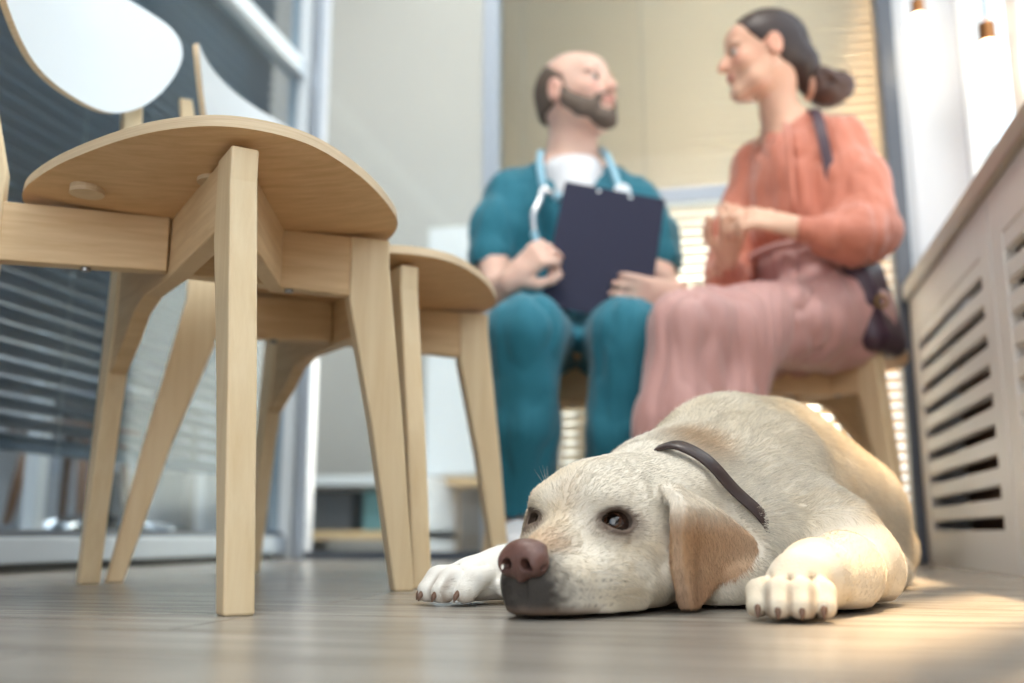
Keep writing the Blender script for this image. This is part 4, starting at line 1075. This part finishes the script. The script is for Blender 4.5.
    q = Grid((.15, 1.66, .03), (.92, 2.34, .74), h0)
    q.ell((.70, 2.12, .53), (.150, .172, .105), .05); q.ell((.678, 2.12, .635), (.115, .135, .08), .04)
    for (hx, hy, kx, ky, ax_, ay) in ((.71, 2.045, .358, 1.868, .318, 1.85), (.69, 2.17, .366, 2.01, .318, 2.02)):
        q.chain([(hx, hy, .505), (kx, ky, .458)], [.105, .074], .04)
        q.chain([(kx-.008, ky, .452), ((kx+ax_)/2-.005, (ky+ay)/2, .27), (ax_, ay, .085)], [.074, .084, .095], .04)
        q.chain([(kx+.12, ky+.04, .40), (kx+.05, ky+.02, .20)], [.065, .075], .05)
        q.cap((ax_, ay, -.01), (ax_, ay, .03), .09, .09, .006, '-')
    cloth_obj('trousers', q, pink, root, org, folds(.017, 21, 21, 5, 31))
    MB().tube([tuple(np.array((.678+.128*math.cos(a), 2.12+.148*math.sin(a), .665))-org) for a in np.linspace(0, 2*math.pi, 40)], .010, 8).build('waistband', pink, root, smooth=True)
    tanm = plain('tan leather shoe', (168, 120, 92), .4)
    for ax_, ay in ((.275, 1.84), (.285, 2.02)):
        q = Grid((ax_-.2, ay-.09, -.002), (ax_+.08, ay+.07, .12), .0045); q.chain([(ax_+.01, ay, .045), (ax_-.06, ay-.012, .038), (ax_-.13, ay-.03, .026)], [.038, .038, .030], .02)
        q.ell((ax_+.005, ay, .095), (.042, .030, .035), .01, None, '-'); q.f = np.maximum(q.f, (.002-q.ax[2])[None, None, :].astype(np.float32)); sdf_obj('shoe', q, tanm, root, org, 1)
    return root
woman = build_woman()
def build_bag():
    root = thing('shoulder_bag', 'dark plum shoulder bag hanging at the hip of the person in coral', 'bag', (.775, 1.99, .50)); o = np.array(root.location)
    pm = plain('plum leather', (66, 44, 58), .45, noise=.1, nscale=30, bump=.15, bscale=300)
    c_ = np.array((.812, 2.025, .510)); e = unitv((.16, -.05, -.98)); w_ = unitv((.62, .78, 0))
    q = Grid(c_-.19, c_+.19, .0045)
    for s_ in (-.055, -.018, .018, .055): q.cap(c_-e*.085+w_*s_, c_+e*.075+w_*s_, .022, .032, .02)
    sdf_obj('bag_body', q, pm, root, o, 1)
    q = Grid(c_-.19, c_+.19, .0042)
    for s_ in (-.054, -.018, .018, .054): q.cap(c_-e*.088+w_*s_+np.array((-.002, -.004, 0)), c_+e*.005+w_*s_+np.array((-.002, -.006, 0)), .024, .030, .02)
    sdf_obj('flap', q, pm, root, o, 1)
    P = [(x_+.034, y_, z_-.028) if z_ > .7 else (x_+.015, y_, z_-.01) for x_, y_, z_ in [(.710, 2.14, .992), (.690, 2.075, .995), (.683, 2.020, .960), (.682, 1.985, .890), (.690, 1.975, .80), (.702, 1.985, .74), (.752, 2.01, .66), (.790, 2.02, .60)]]
    sp = spline(P, 6); mb = MB(); v = []; f = []
    for i, p in enumerate(sp):
        d = unitv(sp[min(i+1, len(sp)-1)]-sp[max(i-1, 0)]); nrm = unitv(np.array((-.2, -1, .1))-d*d.dot(np.array((-.2, -1, .1)))); s_ = np.cross(d, nrm)
        for a, b in ((-.011, 0), (.011, 0), (.011, .003), (-.011, .003)): v.append(p+s_*a+nrm*b-o)
    m = len(sp)
    for i in range(m-1):
        for j in range(4): j2 = (j+1) % 4; f.append((i*4+j, i*4+j2, i*4+4+j2, i*4+4+j))
    mb.add(v, f).build('strap', pm, root, smooth=False)
    root.location.x -= .034; root.location.z += .028
    MB().tube([tuple(np.array((.800, 1.950, .50))-o+np.array((.012*math.cos(a), -.004, .012*math.sin(a)))) for a in np.linspace(0, 2*math.pi, 14)], .003, 6).build('ring', plain('old brass', (150, 120, 80), .35, 1), root, smooth=True); return root
bag = build_bag()
for t_ in (woman, bag): t_.location.x -= .022
def placed(x, y, rot, label):
    c = copy_tree(chair1); c.location = (x, y, 0); c.rotation_euler = (0, 0, rot); c['label'] = label; return c
placed(.17, 2.335, math.radians(-75), 'birch dining chair under the person in teal scrubs')
placed(.640, 2.230, math.radians(-84), 'birch dining chair under the person in the coral blouse')
# ------------------------------------------------------------------ lamps by the window
def lamp(x, y, z, label):
    root = bpy.data.objects.new('pendant_lamp', None); link(root); root.location = (x, y, z); ROOM.append(root); tag(root, label, 'lamp', 'globe lamps by the window')
    MB().lathe([(.002, -.034), (.018, -.030), (.030, -.016), (.034, 0), (.030, .016), (.020, .028), (.013, .036)]).build('bulb', emit('warm lit globe', (255, 232, 196), 12), root, smooth=True)
    MB().lathe([(.013, .034), (.016, .036), (.016, .075), (.006, .082)]).build('socket', plain('brass socket', (160, 110, 70), .35, .9), root, smooth=False)
    MB().tube([(0, 0, .08), (0, 0, CEIL-z)], .0028, 8).build('cord', M['rubber'], root)
lamp(.505, 2.50, 1.335, 'glowing globe lamp hanging in the far corner by the window'); lamp(.535, 2.02, 1.01, 'glowing globe lamp in front of the window at top right')
# ------------------------------------------------------------------ seen through the glass: furniture of the next room
def furniture():
    wp = plain('white furniture laminate', (226, 228, 230), .4); gr = plain('grey bin plastic', (86, 88, 94), .5); tq = plain('teal bin plastic', (110, 158, 166), .5); oak = M['birch_h']
    r = bpy.data.objects.new('cabinet', None); link(r); r.location = (-1.30, 4.1, 0); ROOM.append(r); tag(r, 'tall white cabinet on a wooden base behind the nearest glass door', 'cabinet')
    MB().box(0, .62, 0, .4, .31, 1.42).build('body', wp, r, bevel=.004); MB().box(0, .62, -.005, .4, .275, .31).build('base', oak, r)
    for x in (0, .575):
        for y in (0, .355): MB().box(x, x+.045, y, y+.045, 0, .275).build('leg', oak, r)
    for x in (.008, .315):
        d = MB().box(x, x+.298, -.018, 0, .32, 1.41).build('door', wp, r, bevel=.003); MB().box(x+(.27 if x < .1 else .01), x+(.282 if x < .1 else .022), -.035, -.018, .8, .95).build('handle', M['alu'], d)
    r = bpy.data.objects.new('desk', None); link(r); r.location = (-1.82, 3.75, 0); ROOM.append(r); tag(r, 'low white desk unit beyond the glass between the chair legs', 'desk')
    MB().box(0, .62, 0, .5, .26, .30).build('top', wp, r, bevel=.004); MB().box(0, .62, 0, .5, .05, .085).build('shelf', oak, r)
    for x in (0, .59): MB().box(x, x+.03, 0, .5, 0, .26).build('side_panel', wp, r)
    for (x, m, lb) in ((.12, gr, 'dark grey storage box on the low shelf behind the glass'), (.34, tq, 'teal storage box on the low shelf behind the glass')):
        b = bpy.data.objects.new('storage_box', None); link(b); b.location = (-1.82+x, 3.85, .085); ROOM.append(b); tag(b, lb, 'box')
        MB().box(0, .17, 0, .25, 0, .145).build('body', m, b, bevel=.006); MB().box(-.004, .174, -.004, .254, .145, .16).build('lid', m, b, bevel=.004)
    # left side room
    bn = wood('walnut', (140, 104, 78), (104, 74, 54), (1, 1, .2))
    r = bpy.data.objects.new('cupboard', None); link(r); r.location = (-3.1, 1.2, 0); ROOM.append(r); tag(r, 'white cupboard with grey doors beyond the left glass wall', 'cupboard')
    MB().box(0, .4, 0, 2.9, .03, .75).build('body', wp, r)
    for k in range(6):
        d = MB().box(.4, .42, .02+.48*k, .46+.48*k, .06, .73).build('door', plain('pale grey door', (176, 180, 186), .5), r, bevel=.003)
        MB().box(.42, .435, .40+.48*k, .42+.48*k, .3, .42).build('handle', M['alu'], d)
    r = bpy.data.objects.new('wooden_stool', None); link(r); r.location = (-2.42, 3.3, 0); ROOM.append(r); tag(r, 'brown wooden stool beyond the left glass wall', 'stool')
    MB().box(-.17, .17, -.17, .17, .44, .475).build('seat', bn, r, bevel=.01)
    for x in (-.13, .13):
        for y in (-.13, .13): MB().tube([(x*1.25, y*1.25, 0), (x*.85, y*.85, .44)], [.016, .022], 12).build('leg', bn, r, smooth=True)
    r = bpy.data.objects.new('white_stand', None); link(r); r.location = (-1.8, 2.3, 0); ROOM.append(r); tag(r, 'white upright post of a rack beyond the left glass wall', 'stand')
    MB().box(-.02, .02, -.02, .02, 0, 1.5).build('post', wp, r); MB().box(-.02, .02, -.2, .2, 0, .03).build('foot', wp, r)
    # office chair: five star base with castors
    r = bpy.data.objects.new('office_chair', None); link(r); r.location = (-1.92, 2.76, 0); ROOM.append(r); tag(r, 'grey office chair on castors beyond the left glass wall', 'office chair')
    blk = plain('dark chair plastic', (40, 42, 46), .4); ch = plain('chrome', (210, 214, 218), .12, 1); fab = fabric('grey upholstery', (104, 108, 118), .85)
    MB().tube([(0, 0, .1), (0, 0, .25), (0, 0, .42)], [.03, .025, .02], 14).build('gas_lift', blk, r, smooth=True)
    for k in range(5):
        a = 2*math.pi*k/5-1.47; c_, s_ = math.cos(a), math.sin(a); lg = MB().tube([(0, 0, .11), (c_*.15, s_*.15, .095), (c_*.29, s_*.29, .078)], [.026, .022, .015], 10).build('base_arm', ch, r, smooth=True)
        MB().tube([(c_*.29-s_*.02, s_*.29+c_*.02, .028), (c_*.29+s_*.02, s_*.29-c_*.02, .028)], .027, 16).build('castor', blk, lg, smooth=False)
    q = Grid((-.3, -.3, .38), (.3, .3, 1.15), .012); q.ell((0, 0, .46), (.24, .24, .045), .02); sdf_obj('seat', q, fab, r, (0, 0, 0), 2)
    q = Grid((-.3, -.3, .5), (.3, .35, 1.15), .012); q.ell((0, .24, .82), (.21, .04, .25), .02); sdf_obj('backrest', q, fab, r, (0, 0, 0), 2); MB().tube([(0, .1, .43), (0, .26, .5), (0, .27, .75)], .018, 10).build('back_support', blk, r, smooth=True)
    r = bpy.data.objects.new('shelving_unit', None); link(r); r.location = (-2.75, 3.85, 0); ROOM.append(r); tag(r, 'white open shelving unit low behind the chair legs at left', 'shelf')
    for x in (0, .26, .52, .78): MB().box(x, x+.035, 0, .3, 0, .62).build('upright', wp, r, bevel=.003)
    for z in (.05, .34, .60): MB().box(.035, .78, .01, .3, z, z+.03).build('shelf', wp, r)
furniture()
# ------------------------------------------------------------------ turn everything built in camera-aligned metres into the room
RZ = Matrix.Rotation(YAW, 4, 'Z')
bpy.context.view_layer.update()
for o in list(SC.objects):
    if o.parent is None and o not in ROOM:
        o.matrix_world = RZ @ o.matrix_world
# ------------------------------------------------------------------ camera
cam = bpy.data.cameras.new('camera'); co = bpy.data.objects.new('camera', cam); link(co)
cam.sensor_width = 36; cam.lens = 993/1024*36; cam.clip_start = .01
co.location = (0, 0, .066)
co.rotation_euler = (math.radians(90+11.05), 0, YAW)
cam.dof.use_dof = True; cam.dof.focus_distance = .93; cam.dof.aperture_fstop = 2.75; cam.dof.aperture_blades = 0
SC.camera = co
# ------------------------------------------------------------------ light
wd = bpy.data.worlds.new('sky'); SC.world = wd; wd.use_nodes = True; nt = wd.node_tree
bg = nt.nodes['Background']; bg.inputs['Color'].default_value = (.93, .965, 1, 1); bg.inputs['Strength'].default_value = 2.8
def sun(dirv, col, e, ang):
    l = bpy.data.lights.new('sun', 'SUN'); l.energy = e; l.color = col; l.angle = ang
    o = bpy.data.objects.new('sun', l); link(o); o.rotation_euler = Vector(dirv).to_track_quat('-Z', 'Y').to_euler(); return o
sun((-.15, -.30, -.67), (1, .62, .34), 27.0, math.radians(2.0))
def area(loc, size, e, col, rot=(0, 0, 0)):
    l = bpy.data.lights.new('fill_panel', 'AREA'); l.shape = 'RECTANGLE'; l.size, l.size_y = size; l.energy = e; l.color = col
    o = bpy.data.objects.new('fill_panel_light', l); link(o); o.location = loc; o.rotation_euler = rot; return o
area((-.4, .9, CEIL-.02), (1.2, .6), 60, (1, .96, .9)); area((-.9, 3.7, CEIL-.02), (1.2, .6), 22, (1, .95, .88)); area((-2.3, 1.2, CEIL-.02), (.8, 2.2), 110, (1, .97, .93))  # unseen overhead area lights, added to brighten this room and the ones beyond
area((-.08, 4.25, .9), (1.0, 1.4), 58, (1, .92, .80), (math.radians(90), 0, 0))  # upright warm area light added behind the cream blind to brighten it
SC.view_settings.view_transform = 'Standard'; SC.view_settings.look = 'None'; SC.view_settings.gamma = 1; SC.view_settings.exposure = 0.12
SC.view_settings.use_curve_mapping = False
SC.cycles.use_denoising = True; SC.cycles.max_bounces = 8; SC.cycles.transparent_max_bounces = 12; SC.cycles.caustics_reflective = False; SC.cycles.caustics_refractive = False
